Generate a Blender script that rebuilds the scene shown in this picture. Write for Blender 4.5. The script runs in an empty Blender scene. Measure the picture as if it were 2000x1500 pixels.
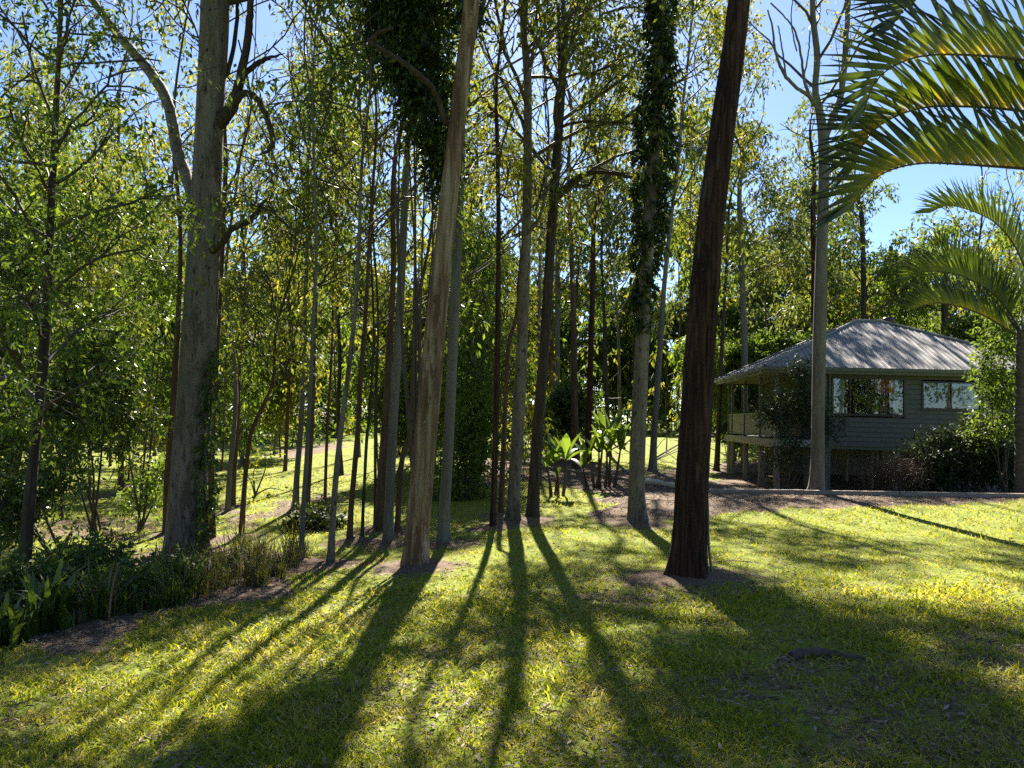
import bpy, math, random
import numpy as np
from mathutils import Vector, Matrix
random.seed(7); rng = np.random.default_rng(7)
SC = bpy.context.scene; COL = SC.collection
# ------------------------------------------------------------ camera
F_PX, CX, CY = 1480.0, 1000.0, 750.0
PITCH, ROLL, EYE = math.radians(2.63), math.radians(1.5), 1.6
R0 = np.array([1.0, 0, 0]); FW = np.array([0, math.cos(PITCH), math.sin(PITCH)]); U0 = np.array([0, -math.sin(PITCH), math.cos(PITCH)])
RT = math.cos(ROLL)*R0 + math.sin(ROLL)*U0; UP = -math.sin(ROLL)*R0 + math.cos(ROLL)*U0
CAM = np.array([0.0, 0.0, EYE])
cd = bpy.data.cameras.new('camera'); cam = bpy.data.objects.new('camera', cd); COL.objects.link(cam)
cd.sensor_width = 36; cd.lens = 36*F_PX/2000; cd.clip_end = 2000; cd.clip_start = 0.05
cam.matrix_world = Matrix(((RT[0], UP[0], -FW[0], 0), (RT[1], UP[1], -FW[1], 0), (RT[2], UP[2], -FW[2], EYE), (0, 0, 0, 1)))
SC.camera = cam
# ------------------------------------------------------------ sky, sun, exposure
SUN_EL, SUN_AZ = math.radians(41), math.radians(0.5)      # azimuth from +Y towards +X
SUN = np.array([math.sin(SUN_AZ)*math.cos(SUN_EL), math.cos(SUN_AZ)*math.cos(SUN_EL), math.sin(SUN_EL)])
w = bpy.data.worlds.new('World'); SC.world = w; w.use_nodes = True
nt = w.node_tree; bg = nt.nodes['Background']; sk = nt.nodes.new('ShaderNodeTexSky')
sk.sky_type = 'NISHITA'; sk.sun_disc = False; sk.sun_elevation = SUN_EL; sk.sun_rotation = SUN_AZ
sk.air_density = 0.74; sk.dust_density = 0.2; sk.ozone_density = 4.5
nt.links.new(sk.outputs[0], bg.inputs[0]); bg.inputs[1].default_value = 0.05
sl = bpy.data.lights.new('sun', 'SUN'); sl.energy = 5.0; sl.angle = math.radians(0.53); sl.color = (1.0, 0.93, 0.80)
so = bpy.data.objects.new('sun', sl); COL.objects.link(so)
so.rotation_euler = Vector(-SUN).to_track_quat('-Z', 'Y').to_euler()
SC.view_settings.view_transform = 'Standard'; SC.view_settings.look = 'None'
SC.view_settings.gamma = 1.0; SC.view_settings.exposure = 2.22; SC.view_settings.use_curve_mapping = False
SC.render.engine = 'CYCLES'; cy = SC.cycles
cy.max_bounces = 6; cy.diffuse_bounces = 3; cy.glossy_bounces = 2; cy.transmission_bounces = 4; cy.transparent_max_bounces = 6
cy.use_denoising = False; cy.caustics_reflective = False; cy.caustics_refractive = False; cy.sample_clamp_indirect = 4.0
# ------------------------------------------------------------ projection helpers
def ray(px, py):
    d = FW + RT*((px-CX)/F_PX) - UP*((py-CY)/F_PX); return d
def at(px, py, Y):
    d = ray(px, py); return CAM + d*(Y/d[1])
def project(P):
    P = np.asarray(P, float); V = P-CAM; z = V@FW; zz = np.where(np.abs(z) < 1e-3, 1e-3, z)
    return CX + F_PX*(V@RT)/zz, CY - F_PX*(V@UP)/zz, z
def sstep(a, b, x):
    t = np.clip((x-a)/(b-a), 0, 1); return t*t*(3-2*t)
def terrain(x, y):
    x = np.asarray(x, float); y = np.asarray(y, float)
    z = -0.04*np.clip(y, -40, 12) + 0.014*np.clip(y-15, 0, 60) + 0.004*np.clip(y-40, 0, 200)
    z = z - 0.55*np.tanh(np.clip(-x, 0, None)*0.11) - 0.012*np.clip(-x-10, 0, 60)*0.5
    z = z + 0.30*np.tanh(np.clip(x, 0, None)*0.1)
    z = z - 0.80*sstep(20.6, 24.5, y)*sstep(6.0, 8.5, x)*(1-sstep(40, 60, y))
    z = z + 0.22*np.exp(-((x-4.2)/1.6)**2-((y-17.3)/1.2)**2)            # litter bank under the tree
    z = z + 0.012*np.sin(x*1.9+0.6*y)*np.sin(y*1.3-0.4*x) + 0.02*np.sin(x*0.63+1)*np.sin(y*0.47+2)
    return z
def ground_at(px, py, tmax=160):
    d = ray(px, py); t = 1.5
    while t < tmax:
        p = CAM + d*t
        if p[2] < terrain(p[0], p[1]): break
        t += 0.05+0.002*t
    lo, hi = t-0.5, t
    for _ in range(20):
        m = (lo+hi)/2; p = CAM+d*m
        if p[2] < terrain(p[0], p[1]): hi = m
        else: lo = m
    return CAM+d*hi
def in_poly(px, py, poly):
    px = np.asarray(px, float); py = np.asarray(py, float); ins = np.zeros(px.shape, bool); n = len(poly)
    for i in range(n):
        x0, y0 = poly[i]; x1, y1 = poly[(i+1) % n]
        if y0 == y1: continue
        c = ((y0 > py) != (y1 > py)) & (px < (x1-x0)*(py-y0)/(y1-y0)+x0)
        ins ^= c
    return ins
def gpoly(pts): return [tuple(ground_at(*p)[:2]) for p in pts]
# patches of lawn the sun reaches (gaps in the canopy), traced on the ground
LIT = [gpoly(p) for p in [
 [(-60,1600),(-60,1350),(250,1280),(600,1180),(760,1122),(795,1125),(700,1230),(560,1390),(400,1600)],
 [(640,1600),(760,1335),(1000,1335),(1050,1230),(1230,1225),(1250,1178),(1470,1178),(1480,1255),(1300,1290),(1240,1400),(1180,1600)], [(800,1185),(860,1125),(960,1122),(940,1190)],
 [(1395,1000),(2060,970),(2060,1075),(1750,1062),(1560,1035),(1400,1022)],
 [(1390,1050),(1480,1070),(1560,1110),(1500,1130),(1400,1100)], [(1600,1135),(2050,1140),(2050,1190),(1700,1190)],
 [(830,1110),(900,1075),(1100,1035),(1300,1030),(1310,1060),(1100,1080),(930,1115)],
 [(410,1065),(420,960),(640,865),(760,860),(760,930),(560,1010),(480,1060)],
 [(1050,955),(1190,955),(1190,1000),(1050,1008)], [(920,850),(1330,855),(1440,868),(1440,925),(1180,905),(960,880)],
 [(0,1010),(110,1010),(300,1080),(300,1110),(150,1130),(0,1130)], [(1180,960),(1400,965),(1400,1010),(1200,1010)], [(660,960),(800,1000),(780,1040),(650,1030)]]]
SHADE = [gpoly(p) for p in [[(1020,1090),(1230,1085),(1240,1170),(1040,1220)], [(1330,1290),(1500,1275),(2050,1235),(2050,1540),(1260,1540)], [(1400,1035),(1560,1045),(1760,1075),(2050,1085),(2050,1130),(1700,1125),(1500,1100)], [(1560,1170),(2050,1195),(2050,1230),(1600,1225)], [(850,1195),(1040,1180),(1030,1320),(770,1320)]]]
SH_D = [.7, .3, .9, .7, .15]
SHADE_G = []
for q, sd_ in zip(SHADE, SH_D):      # ground points that stand in leaf shade
    q_ = np.array(q); lo, hi = q_.min(0), q_.max(0); k_ = int((200+90*np.prod(hi-lo))*sd_); g_ = lo+(hi-lo)*rng.random((k_, 2)); g_ = g_[in_poly(g_[:,0], g_[:,1], q)]; SHADE_G.append(np.column_stack([g_, terrain(g_[:,0], g_[:,1])]))
SHADE_G = np.vstack(SHADE_G)
SKY = np.array([   # how much foliage stands before the sky, per 100 px cell of the upper picture
 [.38,.35,.38,.55,.18,.12,.5,.7,.7,.4,.5,.65,.6,.6,.5,.25,.5,.3,.3,.3],
 [.42,.42,.28,.5,.25,.2,.6,.75,.75,.5,.55,.6,.65,.65,.55,.25,.5,.25,.2,.2],
 [.6,.7,.5,.55,.3,.35,.65,.8,.8,.6,.6,.6,.75,.7,.62,.3,.4,.2,.15,.2],
 [.75,.8,.7,.65,.4,.45,.65,.75,.8,.7,.65,.65,.7,.7,.7,.5,.5,.5,.15,.15],
 [.85,.9,.85,.8,.5,.6,.75,.8,.85,.75,.65,.65,.7,.72,.75,.6,.55,.7,.5,.4],
 [.95,.95,.9,.9,.7,.75,.85,.9,.9,.85,.7,.6,.7,.78,.78,.7,.7,.85,.7,.6],
 [1,1,1,1,.9,.9,1,1,1,1,.92,.88,.92,.95,.92,.9,.88,.9,.85,.85]])
def keep_spray(P, sky=True, lit=True):
    P = np.asarray(P, float); n = len(P); keep = np.ones(n, bool); r = rng.random(n)
    px, py, z = project(P); inf = (z > 0.5) & (px > -60) & (px < 2060) & (py > -60) & (py < 1560)
    if sky:
        gx = np.clip(px/100-0.5, 0, 18.999); gy = np.clip(py/100-0.5, 0, 5.999)
        ix, iy = gx.astype(int), gy.astype(int); fx, fy = gx-ix, gy-iy
        v = (SKY[iy,ix]*(1-fx)+SKY[iy,ix+1]*fx)*(1-fy)+(SKY[iy+1,ix]*(1-fx)+SKY[iy+1,ix+1]*fx)*fy
        keep &= ~(inf & (r > np.clip(v*1.05-0.05, 0.02, 1)**1.75)); keep &= ~(~inf & (py < 0) & (r > 0.62))
    if lit:
        G = P.copy()
        for _ in range(5):
            t = (G[:,2]-terrain(G[:,0], G[:,1]))/SUN[2]; G = G-SUN*t[:,None]
        r2 = rng.random(n)
        for q in LIT: keep &= ~(in_poly(G[:,0], G[:,1], q) & (r2 < 0.985))
    return keep, inf
# ------------------------------------------------------------ mesh builder
class MB:
    def __init__(s): s.v = []; s.q = []; s.t = []; s.n = 0; s.qm = []; s.tm = []; s.qs = []; s.ts = []
    def add(s, V, Q=None, T=None, m=0, sm=False):
        V = np.asarray(V, float).reshape(-1, 3)
        if Q is not None and len(Q): Q = np.asarray(Q, int)+s.n; s.q.append(Q); s.qm.append(np.full(len(Q), m)); s.qs.append(np.full(len(Q), sm))
        if T is not None and len(T): T = np.asarray(T, int)+s.n; s.t.append(T); s.tm.append(np.full(len(T), m)); s.ts.append(np.full(len(T), sm))
        s.v.append(V); s.n += len(V); return s
    def box(s, x0, x1, y0, y1, z0, z1, m=0):
        V = [(x0,y0,z0),(x1,y0,z0),(x1,y1,z0),(x0,y1,z0),(x0,y0,z1),(x1,y0,z1),(x1,y1,z1),(x0,y1,z1)]
        return s.add(V, [(0,3,2,1),(4,5,6,7),(0,1,5,4),(1,2,6,5),(2,3,7,6),(3,0,4,7)], m=m)
    def hexa(s, V, m=0):
        return s.add(V, [(0,3,2,1),(4,5,6,7),(0,1,5,4),(1,2,6,5),(2,3,7,6),(3,0,4,7)], m=m)
    def tube(s, P, r, k=8, m=0, cap=True, disp=None):
        P = np.asarray(P, float); n = len(P); r = np.broadcast_to(np.asarray(r, float), (n,))
        T = np.gradient(P, axis=0); T /= np.linalg.norm(T, axis=1)[:,None]+1e-9
        a = np.array([0,1.,0]) if abs(T[0][1]) < 0.8 else np.array([1.,0,0])
        A = np.cross(T, a); A /= np.linalg.norm(A, axis=1)[:,None]+1e-9; B = np.cross(T, A)
        th = np.linspace(0, 2*math.pi, k, endpoint=False)
        rr = r[:,None]*np.ones(k) if disp is None else r[:,None]*disp
        V = P[:,None,:]+rr[:,:,None]*(np.cos(th)[None,:,None]*A[:,None,:]+np.sin(th)[None,:,None]*B[:,None,:])
        i = np.arange(n-1)[:,None]*k; j = np.arange(k)[None,:]; j2 = (j+1) % k
        Q = np.stack([i+j, i+k+j, i+k+j2, i+j2], -1).reshape(-1, 4)
        s.add(V.reshape(-1, 3), Q, m=m, sm=True)
        if cap and n*k:
            c = np.vstack([V[-1], P[-1:]]); s.add(c, T=[(x, k, (x+1) % k) for x in range(k)], m=m, sm=True)
        return s
    def build(s, name, mats, parent=None, org=None):
        V = np.vstack(s.v) if s.v else np.zeros((0, 3))
        if org is not None: V = V-np.asarray(org)
        Q = np.vstack(s.q) if s.q else np.zeros((0, 4), int); T = np.vstack(s.t) if s.t else np.zeros((0, 3), int)
        me = bpy.data.meshes.new(name); me.vertices.add(len(V)); me.vertices.foreach_set('co', V.astype(np.float32).ravel())
        loops = np.concatenate([Q.ravel(), T.ravel()]).astype(np.int32)
        starts = np.concatenate([np.arange(len(Q))*4, len(Q)*4+np.arange(len(T))*3]).astype(np.int32)
        me.loops.add(len(loops)); me.loops.foreach_set('vertex_index', loops)
        me.polygons.add(len(starts)); me.polygons.foreach_set('loop_start', starts)
        mi = np.concatenate(s.qm+s.tm) if (s.qm or s.tm) else np.zeros(0); ss = np.concatenate(s.qs+s.ts) if (s.qs or s.ts) else np.zeros(0)
        me.polygons.foreach_set('material_index', mi.astype(np.int32)); me.polygons.foreach_set('use_smooth', ss.astype(bool))
        me.update(calc_edges=True)
        for m in (mats if isinstance(mats, (list, tuple)) else [mats]): me.materials.append(m)
        return link(name, me, parent)
def link(name, me, parent=None):
    o = bpy.data.objects.new(name, me); COL.objects.link(o)
    if parent is not None: o.parent = parent
    return o
def tag(o, label=None, cat=None, group=None, kind=None):
    if label: o['label'] = label
    if cat: o['category'] = cat
    if group: o['group'] = group
    if kind: o['kind'] = kind
    return o
def empty(name, loc, label, cat, group=None, rz=0):
    o = link(name, None); o.location = loc; o.rotation_euler = (0, 0, rz); o.empty_display_size = 0.3
    return tag(o, label, cat, group)
def nrm(v): v = np.asarray(v, float); return v/(np.linalg.norm(v, axis=-1, keepdims=True)+1e-9)
def smooth_line(pts, n):
    """Catmull-Rom through the rows of pts (any number of columns)."""
    P = np.asarray(pts, float); k = len(P)
    if k == 2: t = np.linspace(0, 1, n)[:,None]; return P[0]*(1-t)+P[1]*t
    E = np.vstack([2*P[0]-P[1], P, 2*P[-1]-P[-2]]); L = np.concatenate([[0], np.cumsum(np.linalg.norm(np.diff(P[:,:3], axis=0), axis=1))])
    u = np.interp(np.linspace(0, L[-1], n), L, np.arange(k)); i = np.minimum(u.astype(int), k-2); t = (u-i)[:,None]
    a, b, c, d = E[i], E[i+1], E[i+2], E[i+3]
    return 0.5*((2*b)+(-a+c)*t+(2*a-5*b+4*c-d)*t*t+(-a+3*b-3*c+d)*t**3)
# ------------------------------------------------------------ materials
class NT:
    def __init__(s, name):
        s.m = bpy.data.materials.new(name); s.m.use_nodes = True; s.t = s.m.node_tree; s.t.nodes.clear(); s.out = s.n('OutputMaterial')
    def n(s, typ, **kw):
        o = s.t.nodes.new('ShaderNode'+typ)
        for k, v in kw.items():
            if k.startswith('i_'): o.inputs[k[2:].replace('_', ' ')].default_value = v
            else: setattr(o, k, v)
        return o
    def l(s, a, b): s.t.links.new(a, b)
    def ramp(s, fac, stops, interp='LINEAR'):
        r = s.n('ValToRGB'); e = r.color_ramp.elements; r.color_ramp.interpolation = interp
        while len(e) < len(stops): e.new(0.5)
        for x, (p, c) in zip(e, stops): x.position = p; x.color = (*c, 1)
        s.l(fac, r.inputs[0]); return r.outputs[0]
    def noise(s, scale, detail=4, vec=None, rough=0.6):
        o = s.n('TexNoise'); o.inputs['Scale'].default_value = scale; o.inputs['Detail'].default_value = detail; o.inputs['Roughness'].default_value = rough
        if vec is not None: s.l(vec, o.inputs['Vector'])
        return o.outputs['Fac']
    def coord(s, scale=(1, 1, 1)):
        t = s.n('TexCoord'); mp = s.n('Mapping'); mp.inputs['Scale'].default_value = scale; s.l(t.outputs['Object'], mp.inputs[0]); return mp.outputs[0]
    def mix(s, f, a, b, blend='MIX'):
        o = s.n('MixRGB', blend_type=blend)
        for i, v in enumerate((f, a, b)):
            if hasattr(v, 'links'): s.l(v, o.inputs[i])
            else: o.inputs[i].default_value = v if i == 0 else (*v, 1)
        return o.outputs[0]
    def bsdf(s, col, rough=0.8, spec=0.3, bump=None, bs=0.5, bd=0.02):
        p = s.n('BsdfPrincipled'); p.inputs['Roughness'].default_value = rough; p.inputs['Specular IOR Level'].default_value = spec
        if hasattr(col, 'links'): s.l(col, p.inputs['Base Color'])
        else: p.inputs['Base Color'].default_value = (*col, 1)
        if bump is not None:
            b = s.n('Bump'); b.inputs['Strength'].default_value = bs; b.inputs['Distance'].default_value = bd; s.l(bump, b.inputs['Height']); s.l(b.outputs[0], p.inputs['Normal'])
        return p
    def done(s, sh): s.l(sh.outputs[0], s.out.inputs[0]); return s.m
def leaf_mat(name, stops, trans=0.45, tcol=(1.5, 1.35, 0.6), rough=0.55, spec=0.25):
    N = NT(name); g = N.n('NewGeometry'); c = N.ramp(g.outputs['Random Per Island'], stops)
    p = N.bsdf(c, rough, spec); t = N.n('BsdfTranslucent'); N.l(N.mix(1.0, c, tcol, 'MULTIPLY'), t.inputs[0])
    x = N.n('MixShader'); x.inputs[0].default_value = trans; N.l(p.outputs[0], x.inputs[1]); N.l(t.outputs[0], x.inputs[2]); return N.done(x)
def bark_mat(name, a, b, c, vs=(6, 6, 0.8), fs=1.0, bs=0.6, bd=0.02, spots=None, rough=0.85, patch=None):
    N = NT(name); v = N.coord(vs); n1 = N.noise(fs*2, 6, v); n2 = N.noise(fs*9, 5, v)
    col = N.ramp(n1, [(0.37, a), (0.5, b), (0.63, c)])
    col = N.mix(0.35, col, N.ramp(n2, [(0.3, tuple(x*0.45 for x in b)), (0.7, tuple(min(1, x*1.35) for x in b))]), 'MIX')
    if patch:
        n4 = N.noise(1.6, 4, N.coord((2.6, 2.6, 0.55)), 0.7); col = N.mix(N.ramp(n4, [(patch[1], (0,0,0)), (patch[1]+.03, (.9,.9,.9))]), col, patch[0])
        n5 = N.noise(2.4, 5, N.coord((3.5, 3.5, 0.5)), 0.7); col = N.mix(N.ramp(n5, [(.60, (0,0,0)), (.63, (.85,.85,.85))]), col, patch[2])
    if spots:
        n3 = N.noise(9, 3, N.coord((1.6, 1.6, 0.7))); col = N.mix(N.ramp(n3, [(0.60, (0,0,0)), (0.66, (1,1,1))]), col, spots)
    return N.done(N.bsdf(col, rough, 0.2, n2, bs, bd))
def plain_mat(name, c, var=0.25, scale=8, rough=0.7, bs=0.2, vs=(1, 1, 1), spec=0.3):
    N = NT(name); n = N.noise(scale, 5, N.coord(vs)); lo = tuple(x*(1-var) for x in c); hi = tuple(min(1, x*(1+var)) for x in c)
    return N.done(N.bsdf(N.ramp(n, [(0.3, lo), (0.7, hi)]), rough, spec, n, bs, 0.01))
M = {}
M['gum_a'] = leaf_mat('gum_leaf_olive', [(0, (.05,.075,.018)), (.5, (.10,.135,.03)), (.92, (.17,.20,.04)), (1, (.24,.19,.05))], 0.52)
M['gum_b'] = leaf_mat('gum_leaf_green', [(0, (.04,.075,.016)), (.5, (.08,.135,.026)), (1, (.15,.21,.04))], 0.5)
M['gum_c'] = leaf_mat('gum_leaf_bluish', [(0, (.045,.07,.032)), (.6, (.09,.125,.05)), (1, (.15,.18,.065))], 0.45)
M['gum_d'] = leaf_mat('gum_leaf_yellow', [(0, (.07,.09,.018)), (.5, (.15,.17,.03)), (1, (.25,.24,.05))], 0.55)
M['glossy'] = leaf_mat('shrub_leaf_glossy', [(0, (.028,.052,.012)), (.6, (.06,.105,.022)), (1, (.12,.18,.035))], 0.42, rough=0.36, spec=0.45)
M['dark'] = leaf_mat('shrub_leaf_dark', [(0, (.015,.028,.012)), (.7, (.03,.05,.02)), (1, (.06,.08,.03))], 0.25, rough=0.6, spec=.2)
M['ivy'] = leaf_mat('ivy_leaf', [(0, (.016,.03,.008)), (.7, (.035,.06,.014)), (1, (.07,.11,.02))], 0.35, rough=0.4)
M['lime'] = leaf_mat('young_leaf_lime', [(0, (.07,.12,.02)), (.6, (.12,.20,.035)), (1, (.20,.28,.06))], 0.5, rough=0.4)
M['strap'] = leaf_mat('strap_leaf', [(0, (.035,.065,.012)), (.7, (.07,.12,.02)), (1, (.14,.18,.035))], 0.45, rough=0.5, spec=0.25)
M['tussock'] = leaf_mat('tussock_blade', [(0, (.05,.07,.018)), (.6, (.11,.13,.03)), (1, (.25,.21,.09))], 0.45)
M['paddle'] = leaf_mat('paddle_leaf', [(0, (.06,.11,.02)), (1, (.13,.20,.035))], 0.5, rough=0.3, spec=0.5)
M['dead'] = leaf_mat('dead_leaf', [(0, (.07,.045,.028)), (.45, (.16,.105,.065)), (.8, (.26,.19,.13)), (1, (.42,.35,.28))], 0.15, (1.2,1,.8), 0.7)
def grass_mat():
    N = NT('grass_blade'); g = N.n('NewGeometry'); st = [(0, (.12,.17,.018)), (.5, (.23,.275,.028)), (.88, (.33,.345,.05)), (1, (.42,.37,.15))]
    c = N.ramp(g.outputs['Random Per Island'], st); d = N.ramp(g.outputs['Random Per Island'], [(0, (.16,.17,.04)), (.5, (.30,.27,.09)), (1, (.46,.38,.20))])
    v = N.coord(); n = N.noise(1.1, 5, v); n2 = N.noise(6, 3, v); m = N.n('Math', operation='MULTIPLY_ADD'); N.l(n2, m.inputs[0]); m.inputs[1].default_value = .35; N.l(n, m.inputs[2])
    c = N.mix(N.ramp(m.outputs[0], [(.62, (0,0,0)), (.84, (.85,.85,.85))]), c, d); p = N.bsdf(c, .55, .15); t = N.n('BsdfTranslucent'); N.l(N.mix(1.0, c, (1.55,1.4,.45), 'MULTIPLY'), t.inputs[0])
    x = N.n('MixShader'); x.inputs[0].default_value = .5; N.l(p.outputs[0], x.inputs[1]); N.l(t.outputs[0], x.inputs[2]); return N.done(x)
M['grass'] = grass_mat()
M['brush'] = leaf_mat('dry_brush', [(0, (.03,.02,.012)), (1, (.11,.07,.04))], .1)
M['twig'] = plain_mat('twig_bark', (.065,.05,.038), 0.3, 6)
M['grey'] = bark_mat('grey_gum_bark', (.095,.078,.060), (.15,.126,.100), (.21,.18,.148), (3, 3, 0.5), 1.0, 0.45, 0.015, (.035,.028,.022), patch=((.085,.066,.05), .55, (.19,.165,.135)))
M['pale'] = bark_mat('peeling_tan_bark', (.05,.026,.015), (.19,.12,.068), (.34,.27,.19), (5, 5, 0.35), 1.0, 0.6, 0.02, patch=((.10,.055,.03), .54, (.30,.255,.20)))
M['red'] = bark_mat('fibrous_red_bark', (.010,.005,.004), (.050,.024,.015), (.115,.060,.040), (9, 9, 0.45), 1.3, 1.0, 0.04, patch=((.022,.012,.008), .56, (.10,.075,.058)))
M['rough'] = bark_mat('rough_dark_bark', (.025,.019,.015), (.055,.042,.032), (.09,.072,.058), (7, 7, 0.7), 1.2, 0.9, 0.025)
M['smooth'] = bark_mat('smooth_grey_bark', (.085,.080,.066), (.125,.115,.098), (.165,.155,.132), (2.5, 2.5, 0.4), 1.0, 0.2, 0.008)
M['brown'] = bark_mat('brown_bark', (.05,.029,.018), (.09,.056,.037), (.135,.09,.062), (7, 7, 0.6), 1.1, 0.8, 0.02)
# ------------------------------------------------------------ ground
TREES_AT = []                     # trunk bases, for litter rings
LITTER_W = [(gpoly(p), v) for p, v in [
 ([(1165,1008),(1190,978),(1250,958),(1400,964),(2050,955),(2050,978),(1700,988),(1420,1003),(1385,1012),(1300,1018),(1240,1024)], 1.0),
 ([(880,940),(960,885),(1120,868),(1130,900),(1260,930),(1400,940),(1400,966),(1250,962),(1190,980),(1150,955),(1010,938),(960,955)], 0.95),
 ([(-60,1305),(-60,1130),(400,1060),(600,1092),(655,1108),(560,1148),(300,1222),(120,1276)], 1.0),
 ([(1400,962),(2100,958),(2100,890),(1400,905)], 1.0), ([(430,1025),(620,960),(650,975),(450,1045)], 0.7), ([(540,880),(660,862),(680,872),(560,900)], 0.8),
 ([(1440,1300),(1700,1250),(2050,1230),(2050,1560),(1480,1560)], 0.48), ([(1180,1180),(1300,1130),(1500,1110),(1450,1180),(1250,1200)], 0.5),
 ([(700,1300),(900,1230),(1000,1300),(760,1360)], 0.25), ([(-50,1040),(250,1000),(300,1050),(0,1060)], 0.6)]]
def litter(x, y):
    m = np.zeros(np.shape(x))
    j = 0.25*np.sin(3.1*x+1.7*y)+0.2*np.sin(5.3*y-2.2*x)
    for q, v in LITTER_W: m = np.maximum(m, v*in_poly(x+0.35*np.sin(2.3*y+x), y+j, q))
    for (tx, ty, r) in TREES_AT: m = np.maximum(m, np.clip(1.25-np.hypot(x-tx, (y-ty))/(r*3.2+0.35)+j*0.4, 0, 1))
    return m
def make_ground():
    ys = np.concatenate([np.arange(-60, 0, 6), np.arange(0, 27, 0.18), np.arange(27, 60, 0.8), np.arange(60, 420, 12)])
    xs = np.concatenate([np.arange(-320, -40, 20), np.arange(-40, -15, 1), np.arange(-15, 15, 0.2), np.arange(15, 40, 1), np.arange(40, 330, 20)])
    X, Y = np.meshgrid(xs, ys); Z = terrain(X, Y)
    for (tx, ty, r_) in TREES_AT:
        if ty < 26: Z += 0.07*np.exp(-(np.hypot(X-tx, Y-ty)/(r_*1.6+.16))**2)
    nx = len(xs)
    i = np.arange(len(ys)-1)[:,None]*nx; j = np.arange(nx-1)[None,:]
    Q = np.stack([i+j, i+j+1, i+nx+j+1, i+nx+j], -1).reshape(-1, 4)
    N = NT('ground_turf'); c = N.coord(); at_ = N.n('Attribute', attribute_name='litter')
    n1 = N.noise(0.7, 5, c); n2 = N.noise(28, 4, c); n3 = N.noise(4.5, 5, c)
    turf = N.ramp(n2, [(.3, (.07,.10,.012)), (.52, (.15,.19,.02)), (.75, (.25,.25,.04))])
    turf = N.mix(N.ramp(n3, [(.45, (0,0,0)), (.7, (.6,.6,.6))]), turf, (.20,.17,.06))
    soil = N.ramp(N.noise(40, 5, c), [(.3, (.05,.035,.024)), (.5, (.13,.09,.062)), (.72, (.26,.20,.15))])
    f = N.n('Math', operation='ADD'); N.l(at_.outputs['Fac'], f.inputs[0]); g = N.n('Math', operation='MULTIPLY_ADD'); N.l(n3, g.inputs[0]); g.inputs[1].default_value = 1.5; g.inputs[2].default_value = -0.75
    N.l(g.outputs[0], f.inputs[1]); fac = N.ramp(f.outputs[0], [(.3, (0,0,0)), (.65, (1,1,1))])
    mat = N.done(N.bsdf(N.mix(fac, turf, soil), 0.95, 0.1, n2, 0.7, 0.03))
    o = MB().add(np.stack([X, Y, Z], -1), Q, sm=True).build('ground', mat)
    a = o.data.attributes.new('litter', 'FLOAT', 'POINT'); a.data.foreach_set('value', litter(X.ravel(), Y.ravel()).astype(np.float32))
    tag(o, 'sloping lawn with leaf litter and bare mulch patches under the trees', 'lawn', kind='structure')
# ------------------------------------------------------------ leaves and trees
def leaf_kites(mb, P, D, L, W, m=1):
    """One folded kite per leaf: base P, direction D."""
    n = len(P); S = nrm(np.cross(D, rng.normal(size=(n, 3)))); L = np.broadcast_to(L, (n,))[:,None]; W = np.broadcast_to(W, (n,))[:,None]
    V = np.stack([P, P+D*L*0.45+S*W*0.5, P+D*L, P+D*L*0.45-S*W*0.5], 1).reshape(-1, 3)
    mb.add(V, np.arange(4*n).reshape(-1, 4), m=m)
def sprays_to_leaves(mb, C, A, n_leaf, rad, L, W, droop, m=1):
    """C spray centres, A outward axes; leaves spread round each centre and hang."""
    if len(C) == 0: return
    k = np.repeat(np.arange(len(C)), n_leaf); n = len(k)
    J = 5; TD = nrm(A[:,None,:]*0.55+rng.normal(size=(len(C), J, 3))*0.75); j = rng.integers(0, J, n); td = TD[k,j]; u = rng.random(n)**0.7; R_ = rad[k]
    P = C[k]+td*(u*R_*1.25)[:,None]-np.array([0, 0, 1.0])*(droop*0.55*R_*u*u)[:,None]+rng.normal(size=(n, 3))*(R_*0.11)[:,None]
    D = nrm(td*0.45+rng.normal(size=(n, 3))*0.5+np.array([0, 0, -1.0])*droop*(0.5+u)[:,None])
    s = rng.uniform(0.65, 1.25, n); leaf_kites(mb, P, D, L[k]*s, W[k]*s, m)
def tubes(mb, P, R, k, m=0):
    """Many tubes at once: P (m,n,3), R (m,n)."""
    P = np.asarray(P, float)
    if len(P) == 0: return
    c, n = P.shape[:2]; T = np.gradient(P, axis=1); T = nrm(T); ref = np.where(np.abs(T[:,:1,1:2]) < 0.8, np.array([0, 1., 0]), np.array([1., 0, 0]))
    A = nrm(np.cross(T, np.broadcast_to(ref, T.shape))); B = np.cross(T, A); th = np.linspace(0, 2*math.pi, k, endpoint=False)
    V = P[:,:,None,:]+R[:,:,None,None]*(np.cos(th)[None,None,:,None]*A[:,:,None,:]+np.sin(th)[None,None,:,None]*B[:,:,None,:])
    i = np.arange(c)[:,None,None]*n*k+np.arange(n-1)[None,:,None]*k; j = np.arange(k)[None,None,:]; j2 = (j+1) % k
    mb.add(V.reshape(-1, 3), np.stack([i+j, i+k+j, i+k+j2, i+j2], -1).reshape(-1, 4), m=m, sm=True)
def curve_many(p0, d0, L, n, up, wig):
    c = len(p0); P = np.zeros((c, n, 3)); P[:,0] = p0; d = nrm(d0); st = (L/(n-1))[:,None]
    for i in range(1, n):
        d = nrm(d+rng.normal(size=(c, 3))*wig+np.array([0, 0, up/n])); P[:,i] = P[:,i-1]+d*st
    return P
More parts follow.
